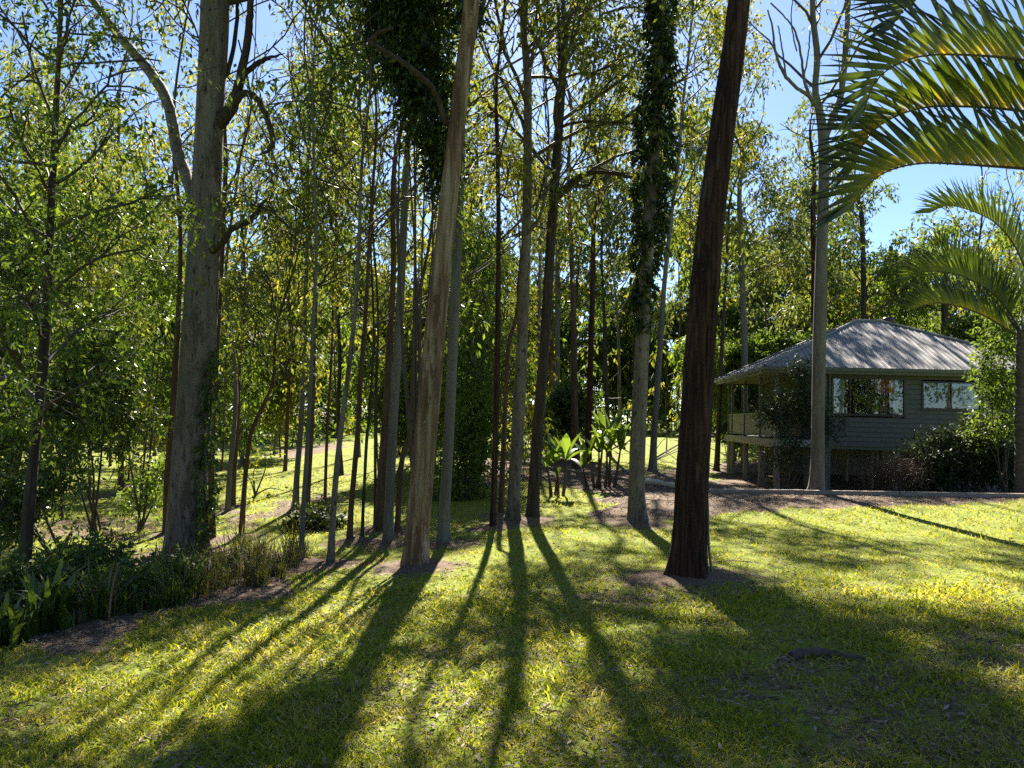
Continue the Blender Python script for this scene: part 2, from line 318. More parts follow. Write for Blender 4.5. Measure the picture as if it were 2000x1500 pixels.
def grow_crown(mb, trunk, H0, H1, nb, bl, lf, dist, droop=0.8, dens=1.0, el=(20, 60), limbs=(), sky=True, lit=True, spn=(4, 7), lscale=1.0, rad=0.34):
    """Branches from a trunk line between heights H0..H1, sub-branches, twigs and leaf sprays; lf leaves each."""
    z = trunk[:,2]; r = trunk[:,3]
    h = H0+(H1-H0)*((np.arange(nb)+rng.random(nb))/nb)**0.9; p = np.stack([np.interp(h, z, trunk[:,k]) for k in range(3)], 1); rr = np.interp(h, z, r)
    t = (h-H0)/(H1-H0+1e-6); az = np.arange(nb)*2.4+rng.normal(size=nb)*0.5; e = np.radians(rng.uniform(el[0], el[1], nb)+15*t)
    L = bl*(1.05-0.55*t)*rng.uniform(0.7, 1.2, nb)
    B = curve_many(p, np.stack([np.cos(az)*np.cos(e), np.sin(az)*np.cos(e), np.sin(e)], 1), L, 7, 0.25, 0.16); r0 = np.maximum(np.minimum(rr*0.5, 0.012*L+0.012), 0.012)
    src = [(B[i], L[i], i) for i in range(nb)]+[(smooth_line(b_, 7), max(1.6, np.linalg.norm(b_[-1]-b_[0])*0.7), -1) for b_, _ in limbs]
    sp = []; sd = []; sL = []; own = []
    for Bi, Li, idx in src:
        ns = int(rng.integers(*spn)); tt = np.minimum(0.35+0.65*(np.arange(ns)+rng.random(ns)*0.8)/ns, 0.999)*6; k = tt.astype(int)
        pp = Bi[k]+(Bi[k+1]-Bi[k])*(tt-k)[:,None]; d = nrm(nrm(Bi[k+1]-Bi[k])+rng.normal(size=(ns, 3))*0.55+np.array([0, 0, 0.1]))
        sp.append(pp); sd.append(d); sL.append(Li*rng.uniform(0.22, 0.45, ns)); own += [idx]*ns
        sp.append(Bi[4:5]); sd.append(nrm(Bi[6:7]-Bi[4:5])); sL.append(np.array([Li*0.34])); own.append(idx)
    Sb = curve_many(np.vstack(sp), np.vstack(sd), np.concatenate(sL), 5, 0.0, 0.22); own = np.array(own)
    cnt = np.maximum(2, np.round(rng.uniform(3, 5.5, len(Sb))*dens).astype(int)); q = np.repeat(np.arange(len(Sb)), cnt); n = len(q)
    tt = rng.uniform(0.4, 1.0, n)*3.999; k = tt.astype(int); p = Sb[q,k]+(Sb[q,k+1]-Sb[q,k])*(tt-k)[:,None]
    ax = nrm(rng.normal(size=(n, 3))*[1, 1, 0.6]+nrm(Sb[q,-1]-Sb[q,0])*0.8)
    c = p+ax*rng.uniform(0.15, 0.5, n)[:,None]*(1+0.01*dist)-np.array([0, 0, 0.12])
    c[:,2] = np.maximum(c[:,2], terrain(c[:,0], c[:,1])+0.15)
    kp, inf = keep_spray(c, sky, lit)
    ks = np.zeros(len(Sb), bool); ks[q[kp]] = True; kb = np.zeros(nb, bool); o_ = own[ks]; kb[o_[o_ >= 0]] = True; kb |= rng.random(nb) < 0.08
    f = np.linspace(0, 1, 7)[None,:]; tubes(mb, B[kb], r0[kb][:,None]*(1-f)+0.010*(1+0.02*dist)*f, 5)
    f = np.linspace(0, 1, 5)[None,:]; tubes(mb, Sb[ks], (0.012-0.007*f)*(1+0.03*dist)*np.ones((ks.sum(), 1)), 4 if dist < 22 else 3)
    px, py, zz = project(c); inf = (zz > 0.5) & (px > -80) & (px < 2080) & (py > -80)
    g = kp & inf & (dist < 32)
    tubes(mb, np.stack([p[g], c[g]], 1), np.full((g.sum(), 2), 0.004*(1+0.03*dist)), 3)
    C = c[kp]; A = ax[kp]; inf = inf[kp]; n = len(C)
    if n:
        L0 = max(0.13, 0.0066*dist)*lscale; nl = np.where(inf, lf, max(3, lf//6)); Ls = np.where(inf, L0, L0*2.3)
        sprays_to_leaves(mb, C, A, nl, np.full(n, rad*(1+0.012*dist)), Ls, Ls*0.36, droop)
def shade_branches(mb, S, h0, H, base, dist, n_max=10):
    """Leafy branches of a tree whose foliage stands between the sun and the shaded lawn."""
    t = rng.uniform(7, 34, len(SHADE_G)); C = SHADE_G+SUN*t[:,None]; z = C[:,2]; ok = (z > base[2]+h0) & (z < base[2]+H)
    ax_ = np.stack([np.interp(z, S[:,2], S[:,0]), np.interp(z, S[:,2], S[:,1])], 1); dd = np.hypot(*(C[:,:2]-ax_).T); ok &= dd < 3.6
    C = C[ok]; dd = dd[ok]
    if len(C) == 0: return
    kp, _ = keep_spray(C, True, True); py_ = project(C)[1]; kp &= (py_ < -30) | (rng.random(len(C)) < .06); C = C[kp]; dd = dd[kp]; C = C[:n_max*6]; dd = dd[:n_max*6]
    if len(C) == 0: return
    zs = np.clip(C[:,2]-dd*0.7, base[2]+h0*0.8, None); P0 = np.stack([np.interp(zs, S[:,2], S[:,i]) for i in range(3)], 1); mid = P0*0.5+C*0.5+rng.normal(size=C.shape)*0.45
    f = np.linspace(0, 1, 6)[None,:,None]; B = P0[:,None]*(1-f)**2+2*mid[:,None]*f*(1-f)+C[:,None]*f*f; n_ = len(B); g = np.arange(n_) % 4 == 0
    tubes(mb, B[g], np.linspace(.024, .008, 6)[None]*np.ones((g.sum(), 1)), 4)
    K = np.repeat(np.arange(n_), 3); C3 = C[K]+rng.normal(size=(len(K), 3))*0.38; kp, inf = keep_spray(C3, True, True); C3 = C3[kp]; px, py, zz = project(C3); inf = (px > -80) & (px < 2080) & (py > -80); n_ = len(C3); L0 = max(.13, .0066*dist)
    if n_: sprays_to_leaves(mb, C3, nrm(rng.normal(size=(n_, 3))), np.where(inf, 20, 5), np.full(n_, .42), np.where(inf, L0, L0*2.2), np.where(inf, L0, L0*2.2)*.3, .8)
def trunk_line(pts, Y, H, base):
    """Traced trunk: pixels and pixel widths on the vertical plane at depth Y, carried on upward to height H above the base."""
    rows = []
    for (px, py, wd) in pts:
        p = at(px, py, Y); rows.append([*p, wd*0.94*Y/F_PX/2])
    rows = np.array(rows); rows[0,:3] = base+np.array([0, 0, -0.12])
    top = rows[-1].copy(); lean = (rows[-1]-rows[max(-3, -len(rows))])
    zt = base[2]+H
    if zt > top[2]+0.5:
        k = max(2, int((zt-top[2])/2)); h = zt-top[2]; sl_ = np.clip(lean[0]/max(lean[2], 0.3), -0.12, 0.12); r0 = top[3]
        for i in range(1, k+1):
            t = i/k; rows = np.vstack([rows, [top[0]+sl_*h*t+rng.normal()*0.08*h/k, top[1]+rng.normal()*0.1*h/k+0.2*t, top[2]+h*t, max(r0*(1-0.88*t), 0.012)]])
    return rows
def bark_disp(n, k, amp, ridges=0, seed=0, H=None):
    th = np.linspace(0, 2*math.pi, k, endpoint=False)[None,:]; s = np.linspace(0, 1, n)[:,None]; R = np.random.default_rng(seed)
    d = np.ones((n, k))
    for _ in range(6): d += amp*R.uniform(.3, 1)*np.sin(R.integers(1, 4)*th+R.uniform(2, 30)*s+R.uniform(0, 6.3))
    if ridges:
        for _ in range(4): d += amp*0.9*np.abs(np.sin((ridges*R.uniform(.7, 1.3)//1)*th*0.5+R.uniform(4, 14)*np.sin(R.uniform(3, 9)*s+R.uniform(0, 6))))-amp*0.5
        d += R.normal(size=(n, k))*amp*0.3; d /= d.mean()
    fl = np.exp(-s*(H if H else 0)/0.26)*(1 if H else 0); d = d/(d.mean()+1.4*d.std()); d += fl*(0.14+0.6*np.maximum(0, np.sin(th*R.integers(3, 6)+R.uniform(0, 6)))**1.5)
    return d
def add_limbs(root, tr, limbs, Y, bark, org):
    out = []
    for L in limbs:
        rows = np.array([[*at(px, py, Y+dy), wd*Y/F_PX/2] for (px, py, wd, dy) in L]); S = smooth_line(rows, max(10, len(L)*5))
        S[:,:3] += rng.normal(size=(len(S), 3))*0.006
        MB().tube(S[:,:3], np.maximum(S[:,3], 0.004), 9, disp=bark_disp(len(S), 9, 0.03, 0, len(L))*1.0).build('branch', M[bark], root, org); out.append((S[::3,:3], 0))
    return out
def tree(name, label, bark, pts, H, crown=None, limbs=(), group=None, leaf='gum_a', Y=None, sides=14, ridges=0, amp=0.03, bare=(), cat='tree', bare_bark=None):
    px, py, w0 = pts[0]
    if Y is None: base = ground_at(px, py); Y = base[1]
    else: base = at(px, py, Y); base[2] = terrain(base[0], Y)
    rows = trunk_line(pts, Y, H, base); n = max(24, int((rows[-1,2]-rows[0,2])*(9 if ridges else 3.2)))
    S = smooth_line(rows, n); S[:,3] = np.maximum(S[:,3], 0.01)
    root = empty(name, base, label, cat, group); TREES_AT.append((base[0], base[1], rows[0,3]))
    MB().tube(S[:,:3], S[:,3], sides, disp=bark_disp(n, sides, amp, ridges, int(abs(px)*7+abs(py)), H)).build('trunk', M[bark], root, base)
    LB = add_limbs(root, S, limbs, Y, bark, base); add_limbs(root, S, bare, Y, bare_bark or bark, base)
    if crown:
        c = dict(crown); h0 = c.pop('h0'); mb = MB(); TR = S.copy()
        grow_crown(mb, TR, base[2]+h0, base[2]+H*0.98, dist=Y, limbs=LB, **c)
        if Y < 45: shade_branches(mb, TR, h0, H, base, Y)
        if mb.n: mb.build('crown', [M['twig'], M[leaf]], root, base)
    return root, S, base
def shrub(name, label, px, py, Y, ell, n_spray, lf, leaf, lsz, droop=0.4, group=None, stems=5, cat='shrub', wr=0.42, lit=True):
    """ell: list of (px, py, rx_px, ry_px) foliage masses on the plane at depth Y."""
    base = at(px, py, Y); base[2] = terrain(base[0], Y); root = empty(name, base, label, cat, group); mb = MB(); C = []
    for (ex, ey, rx, ry) in ell:
        c = at(ex, ey, Y); a = rx*Y/F_PX; b = ry*Y/F_PX; k = max(3, int(n_spray*rx*ry/sum(e[2]*e[3] for e in ell)))
        d = nrm(rng.normal(size=(k, 3)))*(rng.random(k)**0.45)[:,None]*np.array([a, min(a, b*1.3)*0.9, b]); C.append(c+d)
    C = np.vstack(C); g = terrain(C[:,0], C[:,1])+0.06; C[:,2] = np.maximum(C[:,2], g); kp, _ = keep_spray(C, False, lit); C = C[kp]
    st = MB(); mids = []
    for i in range(stems):
        e = C[rng.integers(len(C))]; mid = base*0.5+e*0.5+np.array([rng.normal()*0.1, rng.normal()*0.1, 0.15]); b0 = base+np.array([rng.normal()*0.08, rng.normal()*0.08, -0.05])
        P = smooth_line(np.array([b0, mid, e]), 9); st.tube(P, np.linspace(0.028, 0.008, 9), 6, cap=False); mids.append(P)
    allm = np.vstack(mids); st.build('stem', M['twig'], root, base)
    q = allm[np.argmin(((allm[None]-C[:,None])**2).sum(2), 1)]; tubes(mb, np.stack([q, (q+C)/2+np.array([0, 0, 0.05]), C], 1), np.full((len(C), 3), 0.004+0.0001*Y), 3)
    A = nrm(C-(base+np.array([0, 0, 0.4]))); n = len(C)
    sprays_to_leaves(mb, C, A, np.full(n, lf), np.full(n, 0.20+0.007*Y), np.full(n, lsz), np.full(n, lsz*wr), droop)
    mb.build('foliage', [M['twig'], M[leaf]], root, base); return root
# ------------------------------------------------------------ the traced trees
CR = lambda h0, nb, bl, lf=26, **k: dict(h0=h0, nb=nb, bl=bl, lf=lf, **k)
tree('gum_tree', 'massive grey gum trunk rising from the strappy plants on the left', 'grey',
     [(362,1092,88),(365,1020,80),(370,930,76),(380,800,74),(390,650,70),(397,500,66),(404,350,62),(411,200,59),(418,70,60),(421,-60,57)], 20,
     CR(9.0, 22, 4.8, 16, dens=1.3), [
     [(398,440,30,0),(378,390,26,.1),(362,340,24,.25),(345,290,24,.4),(335,230,24,.5),(318,180,23,.6),(285,130,22,.8),(255,95,21,.9),(225,60,18,1.1),(175,-5,16,1.4),(110,-70,12,1.6)]],
     bare=[[(408,260,30,0),(440,225,26,-.1),(455,205,24,-.15),(466,165,18,-.2),(482,90,16,-.3),(490,0,13,-.4),(500,-80,8,-.5)],
      [(466,175,14,-.2),(478,145,12,-.1),(505,122,11,0),(530,112,7,.1),(556,104,2,.2)],
      [(455,205,15,-.15),(475,183,14,-.3),(497,188,13,-.4),(515,215,13,-.5),(527,245,12,-.5),(533,275,11,-.5),(526,293,8,-.5),(500,304,2,-.5)],
      [(404,500,16,0),(432,475,14,-.3),(452,448,13,-.4),(480,434,12,-.5),(500,418,11,-.5),(512,398,6,-.6),(528,378,1.5,-.6)],
      [(412,190,12,0),(444,140,10,.1),(458,80,9,.2),(466,-10,7,.3)]], sides=28, amp=0.02, leaf='gum_c', bare_bark='rough')
tree('gum_tree', 'peeling tan and cream trunk leaning right, dark creeper near its top', 'pale',
     [(808,1108,52),(816,1020,52),(826,920,52),(838,780,49),(850,640,46),(862,520,42),(876,390,40),(890,270,38),(905,140,37),(920,20,36),(926,-60,34)], 21,
     CR(9.0, 20, 4.2, 16, dens=1.3), bare=[[(872,240,12,-.05),(848,178,12,-.3),(822,150,13,-.6),(780,118,11,-.7),(745,95,10,-.8),(718,80,8,-.8)],
     [(718,80,8,-.8),(740,64,7,-.9),(765,55,5,-1.0)]], sides=24, amp=0.03, bare_bark='rough')
tree('stringybark_tree', 'dark red-brown stringybark trunk in the lawn, nearest the house', 'red',
     [(1346,1130,78),(1348,1050,72),(1351,950,71),(1358,830,69),(1366,700,66),(1376,580,63),(1388,450,60),(1402,330,57),(1417,210,54),(1433,90,50),(1444,0,48),(1452,-60,46)], 20,
     CR(8.5, 24, 4.6, 16, dens=1.2), sides=72, ridges=26, amp=0.04, leaf='gum_b')
TREE_SLIM = 'slim gum trunks on the slope'
tree('gum_tree', 'smooth grey trunk just right of the peeling tan trunk', 'smooth',
     [(866,1064,27),(868,1000,24),(874,900,23),(880,780,22),(886,640,21),(892,500,20),(898,380,18),(902,260,15),(906,140,12)], 15, CR(7, 11, 3.2, 26), sides=14, leaf='gum_b')
tree('gum_tree', 'straight tan-grey trunk paired with a dark trunk mid lawn', 'grey',
     [(1002,1020,31),(1004,960,27),(1010,860,27),(1017,740,26),(1023,600,24),(1027,480,22),(1030,360,20),(1031,240,18),(1030,150,18),(1022,60,14),(1014,-20,11)], 16.5,
     CR(7.0, 20, 3.6, 26, dens=1.2), [[(1030,160,11,0),(1040,110,9,.1),(1056,70,8,.2),(1070,20,6,.3)], [(1022,465,9,0),(1040,445,8,-.2),(1056,420,7,-.4),(1064,380,6,-.5),(1066,310,5,-.6)]], sides=16, leaf='gum_a')
tree('gum_tree', 'dark rough trunk leaning right beside the straight tan-grey one', 'rough',
     [(1040,1016,28),(1044,940,25),(1051,840,25),(1060,720,24),(1067,610,23),(1074,500,22),(1081,400,21),(1088,300,20),(1096,190,18),(1101,110,17),(1108,50,12),(1125,-10,9)], 17,
     CR(6.5, 22, 3.8, 26, dens=1.2), [[(1086,385,13,0),(1105,365,11,-.2),(1130,345,10,-.4),(1160,337,9,-.6),(1195,338,8,-.8),(1235,347,6,-1)],
     [(1084,390,11,0),(1102,376,10,.3),(1125,362,8,.5),(1150,362,7,.6),(1165,330,5,.8)], [(1097,180,10,0),(1092,100,8,.1),(1090,10,6,.2)], [(1092,250,7,0),(1120,240,6,-.3),(1170,238,5,-.6),(1220,240,4,-.8)]], sides=16, amp=.05, leaf='gum_a')
tree('gum_tree', 'grey-brown trunk wrapped in dark ivy, standing on the litter bank', 'grey',
     [(1243,1021,40),(1243,960,34),(1245,880,33),(1250,780,32),(1254,680,31),(1258,580,30),(1264,480,29),(1271,380,28),(1279,270,27),(1285,150,27),(1290,30,26),(1293,-60,25)], 19,
     CR(10.4, 24, 4.2, 20, dens=1.5), sides=18, leaf='gum_d')
tree('gum_tree', 'pale grey trunk forking high, directly before the house', 'smooth',
     [(1596,962,30),(1597,900,27),(1598,800,26),(1600,680,26),(1603,560,25),(1606,450,24),(1609,350,23),(1608,270,22),(1600,215,17),(1592,175,14),(1596,110,14),(1588,40,13),(1582,-40,11)], 22,
     CR(10.5, 24, 3.2, 24, dens=1.3), [[(1608,275,17,0),(1622,240,15,.1),(1640,195,14,.2),(1648,140,13,.3),(1653,70,12,.4),(1658,-30,9,.5)]],
     bare=[[(1600,215,10,0),(1580,188,8,-.2),(1556,172,7,-.4),(1535,150,7,-.6),(1521,120,6,-.7),(1512,90,5,-.8),(1510,60,4,-.8),(1500,20,3,-.9)],
      [(1580,188,7,-.2),(1570,150,6,-.2),(1565,110,5,-.3),(1552,60,4,-.4),(1530,30,3,-.4),(1505,5,3,-.5)],
      [(1570,150,4,-.2),(1578,110,3,-.2),(1582,60,3,-.2)], [(1535,150,4,-.6),(1527,90,3,-.6),(1520,50,2.5,-.6)], [(1556,100,3,-.3),(1545,40,2.5,-.2),(1550,-10,2,-.2)]], sides=16, leaf='gum_d', Y=20.9)
# leafy dark tree on the far left
tree('leafy_tree', 'slim blackish trunk in thick green leaves at the far left', 'rough',
     [(44,1140,27),(52,1060,25),(60,960,24),(70,850,23),(80,740,22),(88,640,20),(95,520,18),(101,400,16),(107,280,14),(113,150,12),(118,40,10),(121,-50,8)], 10.5,
     CR(1.9, 44, 2.0, 34, droop=.35, el=(5, 50), dens=1.0, rad=.26, sky=True, lscale=.78), sides=14, amp=.06, leaf='gum_b')
S_ = [ # px polyline, bark, label, leaf, H, h0, nb, bl
 ([(588,1098,12),(592,1000,11),(600,880,10),(606,760,9),(612,620,8),(618,480,7)], 'smooth', 'thin pale sapling at the lawn edge, left of a twin thin trunk', 'gum_b', 10.5, 4.2, 15, 2.0),
 ([(645,1102,15),(650,1010,14),(659,900,13),(671,800,12),(684,700,11),(694,600,10),(702,460,9),(706,330,7)], 'grey', 'thin grey trunk bowing right at the lawn edge', 'gum_b', 12.5, 4.6, 18, 2.3),
 ([(471,1050,13),(476,970,11),(483,890,10),(492,840,10),(515,790,9),(535,740,7),(540,640,6)], 'brown', 'small brown leaning tree with low leaves beside the massive gum', 'gum_a', 8.0, 2.4, 16, 1.8),
 ([(577,996,15),(580,930,13),(588,830,12),(592,730,11),(596,600,10),(600,470,8)], 'smooth', 'pale trunk in a close trio on the sunny slope', 'gum_c', 15, 6, 15, 2.6),
 ([(600,1000,10),(604,930,9),(610,820,9),(613,700,8),(616,560,7)], 'brown', 'brown trunk close behind the sunny slope trio', 'gum_a', 14, 5.5, 13, 2.4),
 ([(634,998,8),(636,930,7),(639,850,7),(642,790,6),(648,680,5)], 'brown', 'very thin trunk with a low dead twig on the sunny slope', 'gum_a', 10, 4.0, 12, 2.0),
 ([(683,1060,14),(685,1000,12),(692,920,12),(700,830,11),(706,720,10),(715,600,9),(722,450,7)], 'brown', 'red-brown trunk in the cluster left of the dark grey pole', 'gum_b', 14.5, 5, 16, 2.4),
 ([(707,1058,8),(709,1000,7),(713,920,7),(716,860,7),(722,800,6),(730,650,5)], 'rough', 'thin crooked dark stem in the trunk cluster', 'gum_b', 10, 3.8, 12, 1.9),
 ([(733,1032,8),(733,960,7),(733,860,6),(735,740,6),(738,600,5)], 'rough', 'thin straight dark stem in the trunk cluster', 'gum_a', 11, 4.4, 12, 2.0),
 ([(741,1040,22),(744,960,20),(750,870,18),(756,780,16),(760,680,14),(768,540,12)], 'brown', 'brown trunk with dark burnt foot in the trunk cluster', 'gum_a', 16, 6, 15, 2.7),
 ([(757,1062,24),(760,980,21),(765,880,21),(771,770,20),(778,650,19),(784,530,18),(789,420,17),(793,330,15),(800,240,11),(812,150,8)], 'smooth', 'grey-green pole trunk left of the peeling tan trunk', 'gum_b', 15, 7, 15, 2.8),
 ([(776,1044,13),(780,960,12),(786,890,12),(800,850,10),(806,760,9),(812,620,8)], 'brown', 'crooked brown trunk hard against the grey-green pole', 'gum_d', 13, 4.6, 14, 2.3),
 ([(962,1032,15),(964,960,13),(968,850,13),(971,700,13),(973,560,12),(974,430,11),(972,300,9),(970,160,7)], 'red', 'slender red-brown trunk left of the straight tan-grey trunk', 'gum_d', 15, 5.5, 18, 2.5),
 ([(978,1006,13),(981,930,12),(985,840,11),(989,740,10),(993,670,10),(1003,640,9),(1012,590,8),(1016,520,6)], 'brown', 'brown forked slender trunk behind the red-brown one', 'gum_d', 12.5, 5, 14, 2.3),
 ([(415,1056,16),(413,960,15),(414,860,14),(420,740,13),(430,560,12),(436,420,11),(440,280,9)], 'brown', 'narrow brown trunk behind the right side of the massive gum', 'gum_c', 15, 6, 14, 2.6),
 ([(325,1045,15),(328,930,15),(337,820,14),(344,700,13),(350,580,11),(352,440,9)], 'brown', 'narrow brown trunk behind the left side of the massive gum', 'gum_d', 13, 4.5, 16, 2.4),
 ([(444,1002,12),(448,930,11),(456,850,10),(460,740,9)], 'smooth', 'grey trunk standing alone left of the small brown leaning tree', 'gum_a', 13, 5, 13, 2.5),
 ([(455,990,9),(458,920,9),(464,830,8),(468,720,7)], 'brown', 'brown trunk tucked behind the lone grey trunk', 'gum_a', 12, 4.5, 12, 2.3),
 ([(14,1005,15),(20,960,14),(27,925,14),(38,890,10),(44,850,9),(50,760,7)], 'brown', 'brown forked trunk on the slope at the far left edge', 'gum_a', 11, 4.2, 16, 2.3),
 ([(1083,890,14),(1085,830,13),(1088,720,12),(1089,600,11),(1088,480,9)], 'smooth', 'pale green-grey trunk behind the paddle-leaved clump', 'gum_c', 16, 6, 15, 2.8),
 ([(1072,870,12),(1074,800,11),(1078,700,10),(1076,560,9),(1070,420,8)], 'brown', 'brown trunk half hidden behind the dark leaning trunk', 'gum_d', 16, 5.5, 14, 2.7),
 ([(1148,905,18),(1149,850,15),(1152,760,14),(1155,650,13),(1158,540,12),(1160,440,9)], 'red', 'dark red-brown trunk rising behind the larger paddle-leaved clump', 'gum_a', 25, 8, 26, 3.4),
 ([(1275,920,17),(1278,850,15),(1284,760,14),(1291,650,13),(1297,560,11),(1310,430,9)], 'smooth', 'pale grey trunk behind the litter bank, left of the stringybark', 'gum_d', 25, 8, 26, 3.6),
]
for i, (pts, bk, lab, lf_, H, h0, nb, bl) in enumerate(S_):
    tree('slim_tree', lab, bk, pts, H, CR(h0, nb+1, bl*1.1, 25), leaf=lf_, sides=10, amp=.04, group=TREE_SLIM)
for pts, Y, bk, lab, lf_, H, h0, nb, bl in [
 ([(1455,800,15),(1454,700,14),(1452,600,13),(1447,480,12),(1444,380,10)], 41, 'smooth', 'pale trunk behind the left end of the house roof', 'gum_c', 24, 9, 20, 3.6),
 ([(1590,800,14),(1590,660,13),(1589,520,12),(1588,420,11),(1590,330,9)], 43, 'red', 'dark reddish trunk right behind the pale forked trunk', 'gum_c', 21, 8, 18, 3.4),
 ([(1688,800,13),(1687,640,12),(1686,520,11),(1682,420,9)], 45, 'rough', 'dark trunk rising behind the peak of the roof', 'gum_b', 19, 6.5, 20, 3.6),
 ([(1846,800,16),(1845,680,15),(1845,560,13),(1844,460,11)], 44, 'rough', 'dark straight trunk behind the right slope of the roof', 'gum_b', 14, 8, 10, 2.6),
 ([(1765,800,12),(1760,660,11),(1745,560,10),(1740,480,8)], 48, 'brown', 'leaning brown tree behind the roof, left of its vent', 'gum_b', 13, 5, 16, 3.2)]:
    tree('background_tree', lab, bk, pts, H, CR(h0, nb, bl, 22), leaf=lf_, sides=9, amp=.04, group='trees behind the house', Y=Y)
# ------------------------------------------------------------ further trees between and behind
MID = [(-60,18),(20,27),(60,36),(150,31),(190,40),(235,22),(300,38),(470,33),(540,41),(560,30),(665,28),(700,38),(815,33),(925,26),(945,36),
       (1050,31),(1110,38),(1125,29),(1190,36),(1215,45),(1335,34),(1345,46),(1400,38),(1500,47),(1545,54),(1640,52),(1900,40),(1960,46),(2060,36),(2150,44)]
ML = ['pale smooth gum in the loose wood behind the lawn', 'brown-barked gum in the loose wood behind the lawn', 'rough dark gum in the loose wood behind the lawn', 'mottled grey gum in the loose wood behind the lawn']
for i, (px, Y) in enumerate(MID):
    tall = 1040 < px < 1420 and i % 2; H = rng.uniform(20, 25) if tall else (rng.uniform(14, 20) if px < 1300 else rng.uniform(18, 25)); bk = ['smooth', 'brown', 'rough', 'grey'][i % 4]; wd = rng.uniform(0.17, 0.34)*F_PX/Y
    b = at(px, 800, Y); b[2] = terrain(b[0], Y); q = project(b[None])[1][0]; ln = rng.uniform(-1, 1)*0.05
    up = [0, 2, 4.5, 7, 9.5]; pts = [(px+ln*h*F_PX/Y+rng.normal()*1.5, q-h*F_PX/Y, wd*(1-0.05*h)) for h in up]
    tree('gum_tree', ML[i % 4], bk, pts, H, CR(H*rng.uniform(.28, .42), 26 if tall else 18, 3.6 if tall else 3.0, 21, lscale=1.12), leaf=['gum_a', 'gum_b', 'gum_d', 'gum_c', 'gum_a'][i % 5], sides=8, amp=.05, Y=Y, group='loose wood behind the lawn '+bk)
SAP = [(15,15),(120,16.5),(175,21),(250,24),(215,32),(60,44),(435,30),(550,38),(660,34),(740,30),(800,26),(850,28),(905,21),(925,24),(940,29),(870,34),(1000,44),(1060,46),(1120,50),(1190,44),(1300,48),(1370,42),(1440,44),(1520,46)]
for i, (px, Y) in enumerate(SAP):
    H = rng.uniform(5.5, 9); b = at(px, 800, Y); b[2] = terrain(b[0], Y); q = project(b[None])[1][0]; wd = rng.uniform(0.07, 0.12)*F_PX/Y; ln = rng.uniform(-1, 1)*0.06
    pts = [(px+ln*h*F_PX/Y+rng.normal()*2, q-h*F_PX/Y, wd*(1-0.08*h)) for h in (0, 1.3, 3, 5)]
    tree('sapling', ['deep green', 'olive', 'yellowish'][i % 3]+' bushy sapling leafy almost to the ground', ['brown', 'rough'][i % 2], pts, H, CR(1.0, 20, 1.9, 22, el=(0, 50), lscale=1.1, sky=True, rad=.32), leaf=['gum_b', 'gum_a', 'gum_d'][i % 3], sides=7, Y=Y, group='leafy saplings under the gums')
FAR = [(-180+44*i+rng.uniform(-16, 16), rng.uniform(56, 92)) for i in range(56)]
for i, (px, Y) in enumerate(FAR):
    H = rng.uniform(12, 19); b = at(px, 800, Y); b[2] = terrain(b[0], Y); q = project(b[None])[1][0]; wd = rng.uniform(0.2, 0.4)*F_PX/Y; ln = rng.uniform(-1, 1)*0.05
    pts = [(px+ln*h*F_PX/Y, q-h*F_PX/Y, wd*(1-0.06*h)) for h in (0, 2, 5, 8)]
    tree('far_tree', ['olive', 'yellowish', 'deep green', 'bluish'][i % 4]+' far gum in the forest edge', ['grey', 'brown', 'smooth'][i % 3], pts, H, CR(1.2, 24, 4.6, 15, el=(-5, 55), rad=.42, lscale=1.25), leaf=['gum_a', 'gum_d', 'gum_b', 'gum_c'][i % 4], sides=6, Y=Y, group='far forest edge')
# ------------------------------------------------------------ house on stumps
HZ = float(terrain(12.5, 28.5)); HL = (9.36, 28.0)
M['board'] = plain_mat('weatherboard_paint', (.10,.10,.082), 0.12, 5, 0.65, 0.15, (0.6, 4, 4)); M['trim'] = plain_mat('trim_paint', (.12,.125,.10), 0.15, 6, 0.6, 0.15)
M['stump'] = plain_mat('stump_timber', (.20,.175,.145), 0.3, 7, 0.85, 0.5, (3, 3, 0.5)); M['deck'] = plain_mat('deck_timber', (.26,.235,.195), 0.3, 6, 0.8, 0.4, (1, 1, 1))
M['wframe'] = plain_mat('window_frame_brown', (.05,.035,.028), 0.15, 8, 0.4); M['curtain'] = plain_mat('white_curtain', (.62,.60,.60), 0.1, 5, 0.9)
M['red_reflection'] = plain_mat('red_orange_reflection', (.80,.14,.05), 0.3, 6, 0.9); M['room'] = plain_mat('room_wall', (.16,.15,.14), 0.1, 3, 0.9); M['screen'] = plain_mat('fly_screen', (.17,.175,.17), 0.1, 60, 0.8)  # the red-orange colour stands for a reflection in the big window
M['blind'] = plain_mat('pale_blind', (.42,.40,.37), 0.12, 4, 0.8)
def roof_mat():
    N = NT('zinc_roof'); c = N.coord(); n = N.noise(1.3, 6, c); n2 = N.noise(14, 4, N.coord((1, 1, 1))); col = N.ramp(n, [(.3, (.12,.115,.115)), (.55, (.185,.178,.175)), (.75, (.24,.23,.225))])
    col = N.mix(0.25, col, N.ramp(n2, [(.35, (.20,.16,.13)), (.65, (.34,.32,.31))])); p = N.bsdf(col, 0.68, 0.3, n2, 0.1, 0.01); return N.done(p)
M['roof'] = roof_mat()
def glass_mat():
    N = NT('window_glass'); f = N.n('Fresnel'); f.inputs[0].default_value = 1.45; g = N.n('BsdfGlossy'); g.inputs['Roughness'].default_value = 0.015; g.inputs[0].default_value = (.95,.97,1,1)
    t = N.n('BsdfTransparent'); t.inputs[0].default_value = (.80,.84,.84,1); x = N.n('MixShader'); a = N.n('Math', operation='ADD'); N.l(f.outputs[0], a.inputs[0]); a.inputs[1].default_value = 0.02
    N.l(a.outputs[0], x.inputs[0]); N.l(t.outputs[0], x.inputs[1]); N.l(g.outputs[0], x.inputs[2]); return N.done(x)
